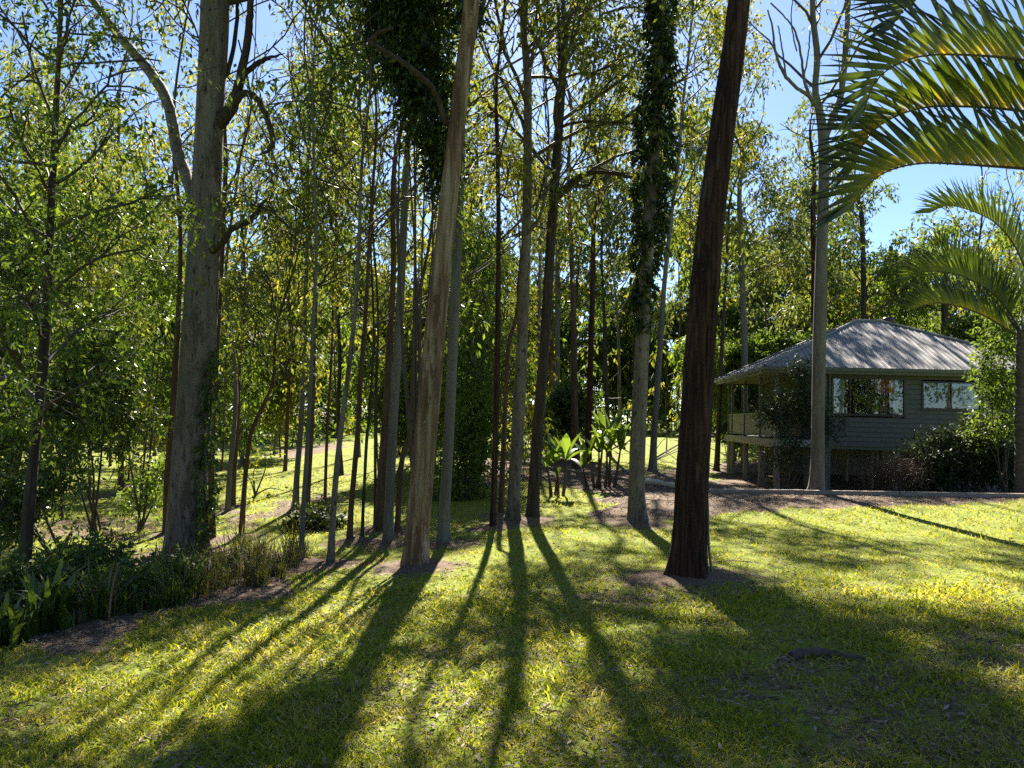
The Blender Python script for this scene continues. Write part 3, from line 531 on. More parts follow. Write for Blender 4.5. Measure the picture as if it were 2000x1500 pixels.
M['glass'] = glass_mat()
def make_house():
    house = empty('cabin', (HL[0], HL[1], HZ), 'grey-green weatherboard cabin on stumps with hipped metal roof and verandah', 'cabin', rz=math.radians(-5))
    O = (0, 0, HZ); FL, EV = 1.1, 3.8
    def part(name, mat, mb, par=house): return mb.build(name, mat, par, O)
    def bx(name, mat, *a, par=house): return part(name, mat, MB().box(*a), par)
    # stumps under the floor and posts of the verandah
    sm = None
    for u in (0.6, 2.4, 4.9, 7.5, 10.3):
        for v in (0.6, 3.0, 5.9, 8.6, 9.45):
            wp = np.array([HL[0]+u*math.cos(math.radians(5))+v*math.sin(math.radians(5)), HL[1]-u*math.sin(math.radians(5))+v*math.cos(math.radians(5))])
            g = float(terrain(*wp)); z = np.linspace(g-0.25, 0.82, 6); P = np.stack([np.full(6, u), np.full(6, v), z], 1); P[1:-1,:2] += rng.normal(size=(4, 2))*0.008
            part('stump', M['stump'], MB().tube(P, 0.115+0.012*rng.random(), 12, disp=1+0.03*np.random.default_rng(int(u*10+v)).normal(size=(6, 12))))
    part('downpipe', M['trim'], MB().tube(np.array([(2.44, .33, 3.7), (2.44, .34, 3.55), (2.44, .37, 3.45), (2.44, .37, 1.0), (2.44, .37, HZ+.1)]), .04, 10))
    for v in (0.55, 3.0, 5.9, 8.6, 9.45): bx('verandah_post', M['trim'], 0.50, 0.62, v-0.06, v+0.06, FL+0.003, 3.56)
    bx('verandah_post', M['trim'], 2.10, 2.22, 0.49, 0.61, FL+0.003, 3.56)
    # floor frame
    bx('deck_bearer', M['deck'], 0.45, 2.30, 0.40, 0.45, 0.84, FL); bx('deck_bearer', M['deck'], 0.38, 0.447, 0.40, 9.62, 0.80, FL)
    for k in range(14): bx('deck_board', M['deck'], 0.45+0.132*k, 0.45+0.132*k+0.124, 0.452, 9.55, FL-0.03, FL+0.002)
    bx('floor', M['room'], 2.36, 10.4, 0.56, 9.4, 0.85, FL); bx('floor_bearer', M['trim'], 2.32, 10.55, 0.50, 0.56, 0.80, 0.96)
    bx('added_rear_skirt', M['stump'], 2.4, 10.5, 9.52, 9.56, HZ-.2, .84)  # boards added to cut light from behind and darken the space under the floor
    # balustrade
    for (a, b) in ((0.64, 2.9), (3.1, 5.8), (6.0, 8.5), (8.7, 9.36)):
        bx('top_rail', M['deck'], 0.515, 0.605, a, b, FL+0.96, FL+1.01); bx('bottom_rail', M['deck'], 0.53, 0.59, a, b, FL+0.08, FL+0.13)
        n = max(3, int((b-a)/0.125))
        for k in range(n): y = a+(k+0.5)*(b-a)/n; bx('baluster', M['deck'], 0.545, 0.567, y-0.05, y+0.05, FL+0.132, FL+0.958)
    # weatherboards: lapped, cut round the windows
    WIN = [(2.57, 5.10, 2.12, 3.42), (5.80, 7.78, 2.40, 3.33)]
    e = 0.18; z0 = 0.92
    for k in range(15):
        a, b = z0+e*k, z0+e*(k+1)+0.02; mid = (a+b)/2; spans = [(2.34, 10.55)]
        for (w0, w1, s0, s1) in WIN:
            if s0-0.04 < mid < s1+0.04:
                ns = []
                for (p, q) in spans:
                    if w0 > p and w1 < q: ns += [(p, w0-0.03), (w1+0.03, q)]
                    else: ns.append((p, q))
                spans = ns
        for (p, q) in spans:
            part('weatherboard', M['board'], MB().hexa([(p,.415,a),(q,.415,a),(q,.47,a),(p,.47,a),(p,.445,b-.035),(q,.445,b-.035),(q,.47,b-.035),(p,.47,b-.035)]).box(p, q, .4705, .478, a+.002, a+e-.002))
        part('weatherboard', M['board'], MB().hexa([(2.275,.48,a),(2.32,.48,a),(2.32,9.5,a),(2.275,9.5,a),(2.295,.48,b-.035),(2.32,.48,b-.035),(2.32,9.5,b-.035),(2.295,9.5,b-.035)]).box(2.3205, 2.328, .49, 9.49, a+.002, a+e-.002))
    bx('corner_stop', M['trim'], 2.262, 2.336, 0.395, 0.478, 0.92, 3.64)
    bx('end_wall', M['room'], 10.48, 10.56, 0.48, 9.5, 0.92, 3.64); bx('rear_wall', M['room'], 2.33, 10.47, 9.42, 9.5, 0.92, 3.64)
    bx('soffit', M['trim'], 0.06, 10.94, 0.06, 9.94, 3.645, 3.665); bx('partition', M['room'], 5.40, 5.46, 0.6, 9.4, FL, 3.64)
    bx('verandah_door', M['wframe'], 2.24, 2.272, 3.2, 5.0, FL, 3.2)
    # windows
    def window(w0, w1, s0, s1, n, fill):
        fr = part('window', M['wframe'], MB().box(w0-.05, w1+.05, .395, .50, s1, s1+.055).box(w0-.05, w1+.05, .395, .50, s0-.05, s0).box(w0-.05, w0, .395, .50, s0+.001, s1-.001).box(w1, w1+.05, .395, .50, s0+.001, s1-.001))
        bx('sill', M['wframe'], w0-.08, w1+.08, .36, .42, s0-.075, s0-.052, par=fr)
        for k in range(n):
            a = w0+(w1-w0)*k/n; b = w0+(w1-w0)*(k+1)/n
            bx('pane', M['glass'], a+.02, b-.02, .442+.006*(k % 2), .4450+.006*(k % 2), s0+.005, s1-.005, par=fr)
            if k: bx('mullion', M['wframe'], a-.019, a+.019, .418, .47, s0+.001, s1-.001, par=fr)
        fill(fr, w0, w1, s0, s1)
    def curtain(fr, a, b, s0, s1, mat, y=.58, amp=.03, freq=42):
        n = 40; u = np.linspace(a, b, n); yy = y+amp*np.sin(u*freq)+.01*np.sin(u*97); zz = np.linspace(s0, s1, 5)
        V = np.stack([np.tile(u, 5), np.tile(yy, 5), np.repeat(zz, n)], 1); V[:,0] += .012*np.sin(V[:,2]*6+V[:,0]*9)
        Q = [(r*n+i, r*n+i+1, (r+1)*n+i+1, (r+1)*n+i) for r in range(4) for i in range(n-1)]; return part('curtain', mat, MB().add(V, Q, sm=True), fr)
    def fill_big(fr, w0, w1, s0, s1):
        curtain(fr, w0, w0+.48, s0-.1, s1+.05, M['curtain']); curtain(fr, w1-.33, w1, s0-.1, s1+.05, M['curtain'])
        curtain(fr, w0+1.62, w0+2.25, s1-.52, s1+.05, M['red_reflection'], .56, .04, 17)['label'] = 'red-orange sheet standing in for a reflection in the glass'  # added sheet, paints a reddish window reflection as solid colour
    def fill_small(fr, w0, w1, s0, s1):
        m_ = (w0+w1)/2; bx('fly_screen', M['screen'], w0+.03, m_-.03, .455, .46, s0+.01, s1-.01, par=fr); bx('blind', M['blind'], m_+.03, w1-.02, .50, .505, s0+.01, s1-.01, par=fr)
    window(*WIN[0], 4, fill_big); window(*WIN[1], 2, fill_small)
    # roof: four ribbed faces, hip caps, gutters, vent
    roof = link('roof', None, house); roof.empty_display_size = 0.2
    tp = 2.4/5.0; W, D = 11.0, 10.0
    def face(f, length, run_at):
        """f maps (along eave, run, height) to local coordinates."""
        mb = MB(); ridge = [(0, 0), (length, 0), (length-5, 5), (5, 5)]
        mb.add([f(a, r, r*tp) for a, r in ridge], [(0, 1, 2, 3)]); mb.add([f(a, r, r*tp-.03) for a, r in ridge], [(3, 2, 1, 0)])
        k = 0.1
        while k < length-0.05:
            r1 = min(k, length-k, 5.0)-0.03; wd = .022
            if r1 > 0.1:
                V = [f(k-wd*1.6, -.02, .002-.02*tp), f(k-wd*.7, -.02, .022-.02*tp), f(k+wd*.7, -.02, .022-.02*tp), f(k+wd*1.6, -.02, .002-.02*tp), f(k-wd*1.6, r1, r1*tp+.002), f(k-wd*.7, r1, r1*tp+.022), f(k+wd*.7, r1, r1*tp+.022), f(k+wd*1.6, r1, r1*tp+.002)]
                mb.add(V, [(0, 1, 5, 4), (1, 2, 6, 5), (2, 3, 7, 6), (0, 3, 2, 1)])
            k += 0.19
        return part('roof_face', M['roof'], mb, roof)
    face(lambda a, r, h: (a, r, EV+h), W, 0); face(lambda a, r, h: (W-a, D-r, EV+h), W, 0)
    face(lambda a, r, h: (r, D-a, EV+h), D, 0); face(lambda a, r, h: (W-r, a, EV+h), D, 0)
    for (p, q) in (((0, 0), (5, 5)), ((W, 0), (W-5, 5)), ((0, D), (5, 5)), ((W, D), (W-5, 5))):
        P = np.linspace([p[0], p[1], EV+.02], [q[0], q[1], EV+2.42], 8); part('hip_cap', M['roof'], MB().tube(P, .065, 8), roof)
    part('ridge_cap', M['roof'], MB().tube(np.linspace([4.95, 5, EV+2.42], [6.05, 5, EV+2.42], 4), .07, 8), roof)
    for a in ((-.06, W+.06, -.10, -.005, EV-.13, EV-.015), (-.06, W+.06, D+.005, D+.10, EV-.13, EV-.015), (-.10, -.061, -.10, D+.10, EV-.13, EV-.015), (W+.061, W+.10, -.10, D+.10, EV-.13, EV-.015)): bx('gutter', M['trim'], *a, par=roof)
    for a in ((0, W, 0.0, .03, EV-.24, EV-.01), (0, .03, .031, D-.031, EV-.24, EV-.01), (W-.03, W, .031, D-.031, EV-.24, EV-.01), (0, W, D-.03, D, EV-.24, EV-.01)): bx('fascia', M['trim'], *a, par=roof)
    vt = part('roof_vent', M['roof'], MB().tube(np.array([(6.55, 5.5, 5.8), (6.55, 5.5, 6.28)]), .15, 14), roof)
    MB().tube(np.array([(6.55, 5.5, 6.16), (6.55, 5.5, 6.2), (6.55, 5.5, 6.34), (6.55, 5.5, 6.45), (6.55, 5.5, 6.48)]), np.array([.15, .24, .27, .2, .03]), 16, disp=1+0.03*np.cos(np.arange(16)*math.pi)[None,:]*np.ones((5, 1))).build('vent_cowl', M['wframe'], roof, O)
make_house()
# ------------------------------------------------------------ timber edging, logs, sticks
M['sleeper'] = plain_mat('weathered_sleeper', (.24,.20,.165), 0.35, 5, 0.85, 0.6, (1, 6, 6)); M['bleached'] = plain_mat('bleached_timber', (.50,.46,.41), 0.25, 5, 0.85, 0.6, (1, 6, 6)); M['char'] = plain_mat('dark_dead_wood', (.085,.066,.052), 0.6, 16, 0.9, 0.8)
def edging(label, pts, mat, ln=2.2, wd=.09, ht=.13, group=None):
    P = smooth_line(np.array([ground_at(*p) if len(p) == 2 else (p[0], p[1], float(terrain(p[0], p[1]))) for p in pts]), 60); root = empty('timber_edging', P[0], label, 'edging'); L = np.concatenate([[0], np.cumsum(np.linalg.norm(np.diff(P, axis=0), axis=1))]); n = max(1, int(round(L[-1]/ln)))
    for k in range(n):
        s0, s1 = L[-1]*k/n+.012, L[-1]*(k+1)/n-.012; a = np.array([np.interp(s0, L, P[:,i]) for i in range(3)]); b = np.array([np.interp(s1, L, P[:,i]) for i in range(3)])
        d = nrm(b-a); nn = np.array([-d[1], d[0], 0])*wd/2*rng.uniform(.85, 1.1); j = rng.uniform(-.012, .012); a[2] = terrain(a[0], a[1]); b[2] = terrain(b[0], b[1])
        MB().hexa([a-nn-[0,0,.1], b-nn-[0,0,.1], b+nn-[0,0,.1], a+nn-[0,0,.1], a-nn+[0,0,ht+j], b-nn+[0,0,ht-j], b+nn+[0,0,ht-j], a+nn+[0,0,ht+j]]).build('sleeper', mat, root, P[0])
edging('long weathered timber edging along the litter strip before the cabin', [(5.3,20.2,0),(7,20.3,0),(9.5,20.35,0),(12,20.3,0),(15.5,20.2,0)], M['sleeper'], 2.4, .14, .12)
edging('thin timber edging curving along the mulched path left of the paddle plants', [(960,892),(1010,904),(1060,915),(1110,922),(1165,930),(1235,941)], M['sleeper'], 2.0, .10, .10)
def log(name, label, cat, a, b, r0, r1, mat, sink=.3, bend=.05, k=12):
    A, B = ground_at(*a), ground_at(*b); n = 14; t = np.linspace(0, 1, n)[:,None]; P = A*(1-t)+B*t; P[:,2] = terrain(P[:,0], P[:,1])+np.linspace(r0, r1, n)*(1-2*sink)
    P[:,2] += bend*np.sin(t[:,0]*3.1)*.5; P[:,1] += bend*np.sin(t[:,0]*5); R = np.linspace(r0, r1, n); R[0] *= .75
    o = empty(name, A, label, cat); mb = MB().tube(P, R, k, disp=1+.13*rng.normal(size=(n, k))); mb.tube(P[:2][::-1]-(P[1]-P[0])*.02, R[:2][::-1]*.97, k); mb.build('wood', mat, o, A)
log('fallen_log', 'bleached grey log lying on the litter bank beside the stringybark', 'log', (1256,944), (1345,958), .10, .085, M['bleached'], .2, .03)
log('dead_wood', 'dark half-buried piece of dead wood in the shaded lawn', 'log', (1545,1285), (1685,1286), .05, .02, M['char'], .38, .04)
for lab, a, b, r in [('thin curved stick on the grass behind the stringybark foot', (1385,1100), (1478,1098), .012), ('short fallen stick on the sunny lawn left of the long trunk shadow', (260,1460), (300,1440), .009), ('twig lying in the lawn at the bottom left', (300,1492), (322,1478), .008), ('broken stick near the bed edge on the lawn', (345,1365), (385,1372), .008), ('stick lying in the shaded lawn at the lower right', (1395,1372), (1470,1386), .008)]:
    log('fallen_stick', lab, 'stick', a, b, r, r*.5, M['sleeper'], .1, .03, 6)
# ------------------------------------------------------------ palms
def palm_mat(name, base_c):
    N = NT(name); a = N.n('Attribute', attribute_name='along'); oi = N.n('ObjectInfo'); n = N.noise(9, 3, N.coord((1, 3, 3)))
    ad = N.n('Math', operation='MULTIPLY_ADD'); N.l(n, ad.inputs[0]); ad.inputs[1].default_value = .5; N.l(a.outputs['Fac'], ad.inputs[2])
    ad2 = N.n('Math', operation='MULTIPLY_ADD'); N.l(oi.outputs['Random'], ad2.inputs[0]); ad2.inputs[1].default_value = .22; N.l(ad.outputs[0], ad2.inputs[2])
    c = N.ramp(ad2.outputs[0], [(.30, base_c), (.52, (.12,.16,.014)), (.72, (.045,.075,.012)), (1.0, (.016,.03,.010))]); p = N.bsdf(c, .35, .45); t = N.n('BsdfTranslucent'); N.l(N.mix(1.0, c, (1.7,1.5,.5), 'MULTIPLY'), t.inputs[0])
    x = N.n('MixShader'); x.inputs[0].default_value = .34; N.l(p.outputs[0], x.inputs[1]); N.l(t.outputs[0], x.inputs[2]); return N.done(x)
M['palm'] = palm_mat('palm_leaflet_green', (.12,.15,.015)); M['palm_y'] = palm_mat('palm_leaflet_yellowing', (.40,.30,.02)); M['rachis'] = plain_mat('palm_rachis', (.04,.032,.012), .3, 6, .5); M['palmtrunk'] = bark_mat('palm_trunk', (.045,.035,.028), (.085,.068,.052), (.13,.11,.09), (2, 2, 9), 1.0, .7, .02)
LEAFLETS = {}
def leaflet_mesh(kind, mat):
    if (kind, mat) in LEAFLETS: return LEAFLETS[(kind, mat)]
    n = 7; t = np.linspace(0, 1, n); dr = [0.04, 0.12, 0.26][kind]; x = t*(1-.18*dr); z = -dr*t**2.6; w = np.array([.8, 1, .86, .66, .46, .25, .02])*.5; f = .012
    V = np.vstack([np.stack([x, w, z+w*f], 1), np.stack([x, 0*x, z], 1), np.stack([x, -w, z+w*f], 1)]); Q = [(r*n+i, r*n+i+1, (r+1)*n+i+1, (r+1)*n+i) for r in range(2) for i in range(n-1)]
    o = MB().add(V, Q, sm=True).build('leaflet', M[mat]); me = o.data; a = me.attributes.new('along', 'FLOAT', 'POINT'); a.data.foreach_set('value', np.tile(t, 3).astype(np.float32)); bpy.data.objects.remove(o); LEAFLETS[(kind, mat)] = me; return me
def frond(root, org, line, ll, lw, npair, mat, objs=True, upb=0.8, r0=.022, spread=.07, fwd=.7):
    S = smooth_line(np.array(line), 60); T = nrm(np.gradient(S, axis=0)); fr = MB().tube(S, np.linspace(r0, r0*.2, 60), 7).build('frond', M['rachis'], root, org)
    joined = MB(); al = []
    for i in range(npair):
        s = .16+.84*(i+.5)/npair; k = s*58.9; j = int(k); p = S[j]+(S[j+1]-S[j])*(k-j); t = T[j]; side = nrm(np.cross(t, [0, 0, 1.])); up = nrm(np.cross(side, t))
        Lf = ll*(0.55+.75*math.sin(math.pi*min(1, .12+.80*s)))*(1 if s < .93 else .8)*rng.uniform(.92, 1.06)
        for sg in (-1, 1):
            fw = fwd+.9*max(0, s-.6)**1.3; d = nrm(t*fw+up*(upb*(1-.55*max(0, s-.75)/.25))+side*sg*(spread+rng.normal()*.03)+rng.normal(size=3)*.035)
            zax = nrm(up*.3+side*(-sg)*.9); yax = nrm(np.cross(zax, d)); zax = np.cross(d, yax); kind = int(rng.choice([0, 1, 2], p=[.45, .38, .17])); wd = lw*rng.uniform(.85, 1.15)
            # droop towards the ground: local -z must look down
            if zax[2] < 0: zax, yax = -zax, -yax
            Mx = Matrix(((d[0]*Lf, yax[0]*wd, zax[0]*Lf, p[0]-org[0]), (d[1]*Lf, yax[1]*wd, zax[1]*Lf, p[1]-org[1]), (d[2]*Lf, yax[2]*wd, zax[2]*Lf, p[2]-org[2]), (0, 0, 0, 1)))
            me = leaflet_mesh(kind, mat)
            if objs: o = link('leaflet', me, fr); o.matrix_local = Mx
            else:
                v = np.zeros(len(me.vertices)*3); me.vertices.foreach_get('co', v); v = v.reshape(-1, 3); A = np.array(Mx)[:3]; n = 7
                joined.add(v@A[:,:3].T+A[:,3]+org, [(r*n+i, r*n+i+1, (r+1)*n+i+1, (r+1)*n+i) for r in range(2) for i in range(n-1)], sm=True); al.append(np.tile(np.linspace(0, 1, n), 3))
    if not objs:
        o = joined.build('leaflets', M[mat], fr, org); o['kind'] = 'stuff'; a = o.data.attributes.new('along', 'FLOAT', 'POINT'); a.data.foreach_set('value', np.concatenate(al).astype(np.float32))
def palm(label, px, Y, crown_py, fronds, ll, lw, npair, tw, back, r0):
    b = at(px, 900, Y); b[2] = terrain(b[0], Y); root = empty('palm_tree', b, label, 'palm'); c = at(px, crown_py, Y); n = 40; P = np.linspace(b-[0,0,.2], c+[0,0,.15], n)
    MB().tube(P, np.linspace(tw*1.15, tw*.8, n), 16, disp=(1+.035*(np.arange(n) % 2))[:,None]*(1+.02*rng.normal(size=(n, 16)))).build('trunk', M['palmtrunk'], root, b)
    for line, mat in fronds: frond(root, b, [at(x, y, Y+dy) for x, y, dy in line], ll, lw, npair, mat, True, r0=r0)
    for (az, e, L) in back:
        t = np.linspace(0, 1, 7); hz = L*np.sin(t*1.25)/1.0; z = L*(math.tan(e)*t*.9-.75*t**2.2); frond(root, b, [c+np.array([math.cos(az)*h, math.sin(az)*h, q]) for h, q in zip(hz, z)], ll, lw, max(20, npair//2), 'palm', False, r0=r0)
    return root
palm('near palm whose arching yellow-based fronds fill the upper right corner', 2330, 6.3, 345, [
  ([(2330,345,0),(2215,90,.05),(2090,-25,0),(1960,-55,-.1),(1850,-35,-.2),(1780,5,-.25),(1738,55,-.3)], 'palm'),
  ([(2330,345,0),(2200,185,-.1),(2090,135,-.2),(1980,115,-.3),(1880,107,-.4),(1800,110,-.5),(1740,132,-.5),(1705,168,-.5),(1688,215,-.5)], 'palm_y'),
  ([(2330,345,0),(2200,265,.1),(2090,232,.2),(1980,215,.3),(1880,208,.3),(1800,211,.3),(1730,237,.35),(1690,275,.35),(1668,325,.35)], 'palm_y'),
  ([(2330,350,0),(2200,345,.0),(2080,336,0),(1980,328,0),(1880,321,0),(1800,319,0),(1740,332,0),(1700,357,0),(1662,405,0)], 'palm_y')],
  .70, .052, 40, .11, [(.3, 1.0, 2.2), (-.9, .8, 2.2), (1.3, .7, 2.2), (2.0, 1.3, 2.0)], .020)
palm('tall palm at the right edge with slim green fronds over the cabin roof', 1996, 21.3, 655, [
  ([(1998,655,0),(2012,570,-.2),(1988,492,-.4),(1947,438,-.5),(1895,411,-.6),(1850,402,-.7),(1815,415,-.7)], 'palm'),
  ([(1998,655,0),(1965,602,.2),(1930,567,.4),(1885,542,.5),(1840,531,.5),(1795,533,.5),(1770,548,.5)], 'palm'),
  ([(1998,660,0),(1962,640,-.3),(1920,616,-.6),(1870,598,-.8),(1825,592,-.9),(1783,602,-1)], 'palm_y')],
  .95, .075, 50, .17, [(.2, .9, 3.6), (-.7, .9, 3.4), (1.0, 1.0, 3.4), (1.9, 1.1, 3.2), (-1.5, .5, 3.0)], .035)
# ------------------------------------------------------------ climbers
shrub('climbing_vine', 'dark leafy creeper hanging left of the peeling tan trunk top', 840, 420, 11.4, [(800,90,75,110),(835,210,62,110),(862,320,30,85),(760,20,60,60),(905,30,30,40)], 430, 30, 'ivy', .11, .7, cat='vine', stems=8, lit=False)
def ivy(label, pts, Y, n, rad, leaf, lsz, lf=22):
    rows = smooth_line(np.array([[*at(px, py, Y), r*Y/F_PX] for px, py, r in pts]), 80); k = rng.integers(0, 80, n); a = rng.uniform(0, 6.28, n); q = rows[k]; rr = q[:,3]*rng.uniform(.45, 1.0, n)
    C = q[:,:3]+np.stack([np.cos(a)*rr, np.sin(a)*rr, rng.normal(size=n)*.08], 1); base = rows[0,:3].copy(); base[2] = terrain(base[0], base[1]); root = empty('climbing_vine', base, label, 'vine'); mb = MB()
    tubes(mb, np.stack([q[:,:3], C], 1), np.full((n, 2), .004), 3); A = nrm(np.stack([np.cos(a), np.sin(a), np.zeros(n)], 1)); sprays_to_leaves(mb, C, A, np.full(n, lf), np.full(n, rad), np.full(n, lsz), np.full(n, lsz*.5), .8)
    mb.build('foliage', [M['twig'], M[leaf]], root, base)
    S = smooth_line(np.vstack([np.array([*base, .02])[None], rows[::8]]), 60); th = np.linspace(0, 9, 60); S[:,:3] += np.stack([np.cos(th), np.sin(th), 0*th], 1)*(rows[:,3].mean()*.45); MB().tube(S[:,:3], .014, 6).build('stem', M['twig'], root, base)
ivy('dense dark ivy sleeve on the trunk above the litter bank', [(1250,640,14),(1258,540,20),(1264,470,30),(1272,400,34),(1278,330,36),(1281,260,38),(1284,190,30),(1288,100,24),(1291,0,26),(1294,-60,24)], 15.2, 520, .13, 'ivy', .11)
ivy('thin ivy strands on the right side of the massive gum', [(404,1060,8),(404,960,10),(404,860,11),(410,760,9),(414,680,6)], 12.0, 90, .10, 'glossy', .09, 14)
b0 = ground_at(1385, 1120); vy = b0[1]
vs = smooth_line(np.array([at(x, y, vy+d) for x, y, d in [(1390,1118,-.15),(1384,1060,-.2),(1382,980,-.25),(1372,880,-.35),(1352,790,-.42),(1342,720,-.40),(1350,640,-.36),(1372,560,-.33),(1398,470,-.3),(1412,400,-.28),(1420,330,-.25)]]), 70)
vo = empty('vine_stem', b0, 'bare thin vine stem winding up the stringybark trunk', 'vine'); MB().tube(vs, np.linspace(.016, .009, 70), 7).build('stem', M['sleeper'], vo, b0)
# ------------------------------------------------------------ shrubs
shrub('shrub', 'large glossy-leaved shrub between the blackish slim tree and the massive gum', 190, 1075, 12.6, [(215,760,75,130),(170,680,60,80),(240,880,75,100),(150,900,60,90),(275,980,45,60),(120,800,45,80),(200,1000,80,50)], 430, 30, 'glossy', .10, .35, stems=5)
shrub('shrub', 'leafy shrub at the far left picture edge', 10, 1050, 13.6, [(10,620,50,110),(0,760,50,90),(40,480,55,90),(25,900,35,60)], 260, 30, 'glossy', .11, .4, stems=6)
shrub('shrub', 'leafy shrub at the foot of the blackish slim tree', 110, 1110, 11.8, [(115,965,60,70),(60,1050,50,45),(175,1045,60,45),(20,985,40,60)], 280, 28, 'glossy', .10, .35, stems=4)
shrub('shrub', 'yellow-green bush lit from behind, left of the massive gum', 275, 1040, 15.5, [(290,900,40,70),(250,700,40,60),(300,560,45,60),(265,960,40,50)], 200, 28, 'lime', .11, .4)
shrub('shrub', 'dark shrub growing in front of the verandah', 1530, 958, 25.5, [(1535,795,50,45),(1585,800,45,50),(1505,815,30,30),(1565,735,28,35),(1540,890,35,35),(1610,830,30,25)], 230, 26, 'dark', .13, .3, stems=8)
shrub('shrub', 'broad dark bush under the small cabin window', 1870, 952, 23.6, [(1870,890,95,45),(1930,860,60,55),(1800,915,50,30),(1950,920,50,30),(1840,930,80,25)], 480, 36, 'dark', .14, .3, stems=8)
shrub('shrub', 'bright leafy shrub climbing beside the tall palm trunk', 1962, 950, 22.6, [(1945,690,38,50),(1960,620,38,40),(1930,760,32,50),(1940,840,42,35),(1968,770,25,60)], 200, 22, 'gum_b', .15, .5, stems=6)
shrub('brush_pile', 'low brown pile of dry brush before the stumps', 1755, 956, 22.4, [(1755,925,55,24),(1720,935,35,18)], 200, 18, 'brush', .16, .1, stems=14, cat='brush pile', wr=.10)
for lab, x, y, e in [('low leafy plant spilling over the left end of the bed', 40, 1190, [(40,1150,60,40)]), ('low leafy plant in the bed between the blackish tree and the massive gum', 180, 1150, [(180,1110,70,40)]), ('ferny low plant at the bed front', 260, 1180, [(262,1150,60,30)]), ('pale-edged low plant at the bed front below the massive gum', 350, 1150, [(352,1125,50,30)])]:
    shrub('low_plant', lab, x, y, ground_at(x, y)[1], e, 150, 26, 'glossy' if x != 350 else 'gum_c', .09, .3, cat='plant')
shrub('shrub', 'small dark rounded shrub on the sunny slope', 610, 1035, 15.2, [(612,1020,36,18)], 90, 34, 'dark', .12, .1)
for lab, x, y, Y, e, k, lf_ in [('dark green shrub behind the paddle-leaved plants', 1115, 870, 34, [(1118,800,45,60),(1105,850,40,30)], 260, 'glossy'), ('small lime bush between the tan-grey and dark trunks', 1055, 870, 33, [(1052,815,22,26),(1060,850,22,22)], 80, 'lime'),
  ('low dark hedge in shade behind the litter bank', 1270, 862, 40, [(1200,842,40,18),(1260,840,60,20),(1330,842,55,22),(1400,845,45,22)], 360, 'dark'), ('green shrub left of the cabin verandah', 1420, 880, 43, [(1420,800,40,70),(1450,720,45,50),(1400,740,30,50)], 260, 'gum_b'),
  ('leafy broad bush behind the left end of the roof', 1530, 850, 44, [(1500,690,50,40),(1560,680,45,35),(1460,710,40,40)], 220, 'gum_b'), ('dense shade bush left of the slender red-brown trunk', 905, 985, 19.5, [(905,900,45,60),(925,820,40,70),(890,960,45,25)], 220, 'gum_b'),
  ('bushy growth behind the trunk cluster', 770, 930, 24, [(720,760,70,70),(640,720,60,60),(800,820,50,60)], 420, 'gum_b'), ('bushy green growth right of the massive gum', 500, 960, 21, [(510,900,45,45),(540,960,35,25)], 200, 'gum_a'),
  ('leafy undergrowth behind the palm at the right edge', 1930, 860, 40, [(1900,650,50,30),(1960,690,40,40)], 140, 'gum_b')]:
    shrub('shrub', lab, x, y, Y, e, k, 30, lf_, .0068*Y, .4)
# ------------------------------------------------------------ clumps in the bed
def blade_clump(n, L, W, lean, seed, mat, name):
    R = np.random.default_rng(seed); mb = MB(); k = 6
    for i in range(n):
        az = R.uniform(0, 6.28); ln = L*R.uniform(.6, 1.15); w = W*R.uniform(.7, 1.2); le = R.uniform(lean*.3, lean); t = np.linspace(0, 1, k); th = le*(.25+1.5*t**1.5); ds = ln/(k-1)
        h = np.concatenate([[0], np.cumsum(np.sin(th[:-1])*ds)]); z = np.concatenate([[0], np.cumsum(np.cos(th[:-1])*ds)]); b = np.array([R.normal()*.07, R.normal()*.07]); ww = w*np.array([.7, 1, 1, .85, .55, .03])*.5
        c, s_ = math.cos(az), math.sin(az); tw = R.uniform(-.5, .5); sx, sy = -math.sin(az+tw), math.cos(az+tw)
        V = np.concatenate([np.stack([b[0]+c*h+sx*ww, b[1]+s_*h+sy*ww, z], 1), np.stack([b[0]+c*h-sx*ww, b[1]+s_*h-sy*ww, z], 1)]); mb.add(V, [(j, j+1, k+j+1, k+j) for j in range(k-1)], m=int(R.random() < .12), sm=True)
    o = mb.build(name, [M[mat], M['dead']]); me = o.data; bpy.data.objects.remove(o); return me
CL = {'strappy_plant': [blade_clump(60, .46, .020, 1.3, i, 'strap', 'leaves') for i in range(4)], 'grass_tussock': [blade_clump(80, .55, .010, 1.35, 20+i, 'tussock', 'blades') for i in range(3)], 'broadleaf_plant': [blade_clump(34, .45, .06, 1.2, 40+i, 'glossy', 'leaves') for i in range(3)]}
def bed_edge(px): return np.interp(px, [-60, 0, 150, 300, 450, 560, 640], [1300, 1275, 1238, 1205, 1170, 1140, 1105])
bed = []
for i in range(64):
    px = -40+640*((i*.618) % 1); e = bed_edge(px)-8; py = e-(rng.random()**1.3)*(e-np.interp(px, [-40, 300, 600], [1120, 1085, 1090])); bed.append((px, py))
bed.sort(key=lambda p: p[0])
tot = {}
kinds = []
for (px, py) in bed:
    k = 'grass_tussock' if px > 395 else ('broadleaf_plant' if (px < 130 and rng.random() < .5) or rng.random() < .16 else 'strappy_plant'); kinds.append(k)
WH = {'strappy_plant': 'strap-leaved clump in the dark bed below the massive gum', 'grass_tussock': 'fine-bladed dry-tipped tussock at the right end of the bed', 'broadleaf_plant': 'broad-leaved dark plant in the bed at the left'}
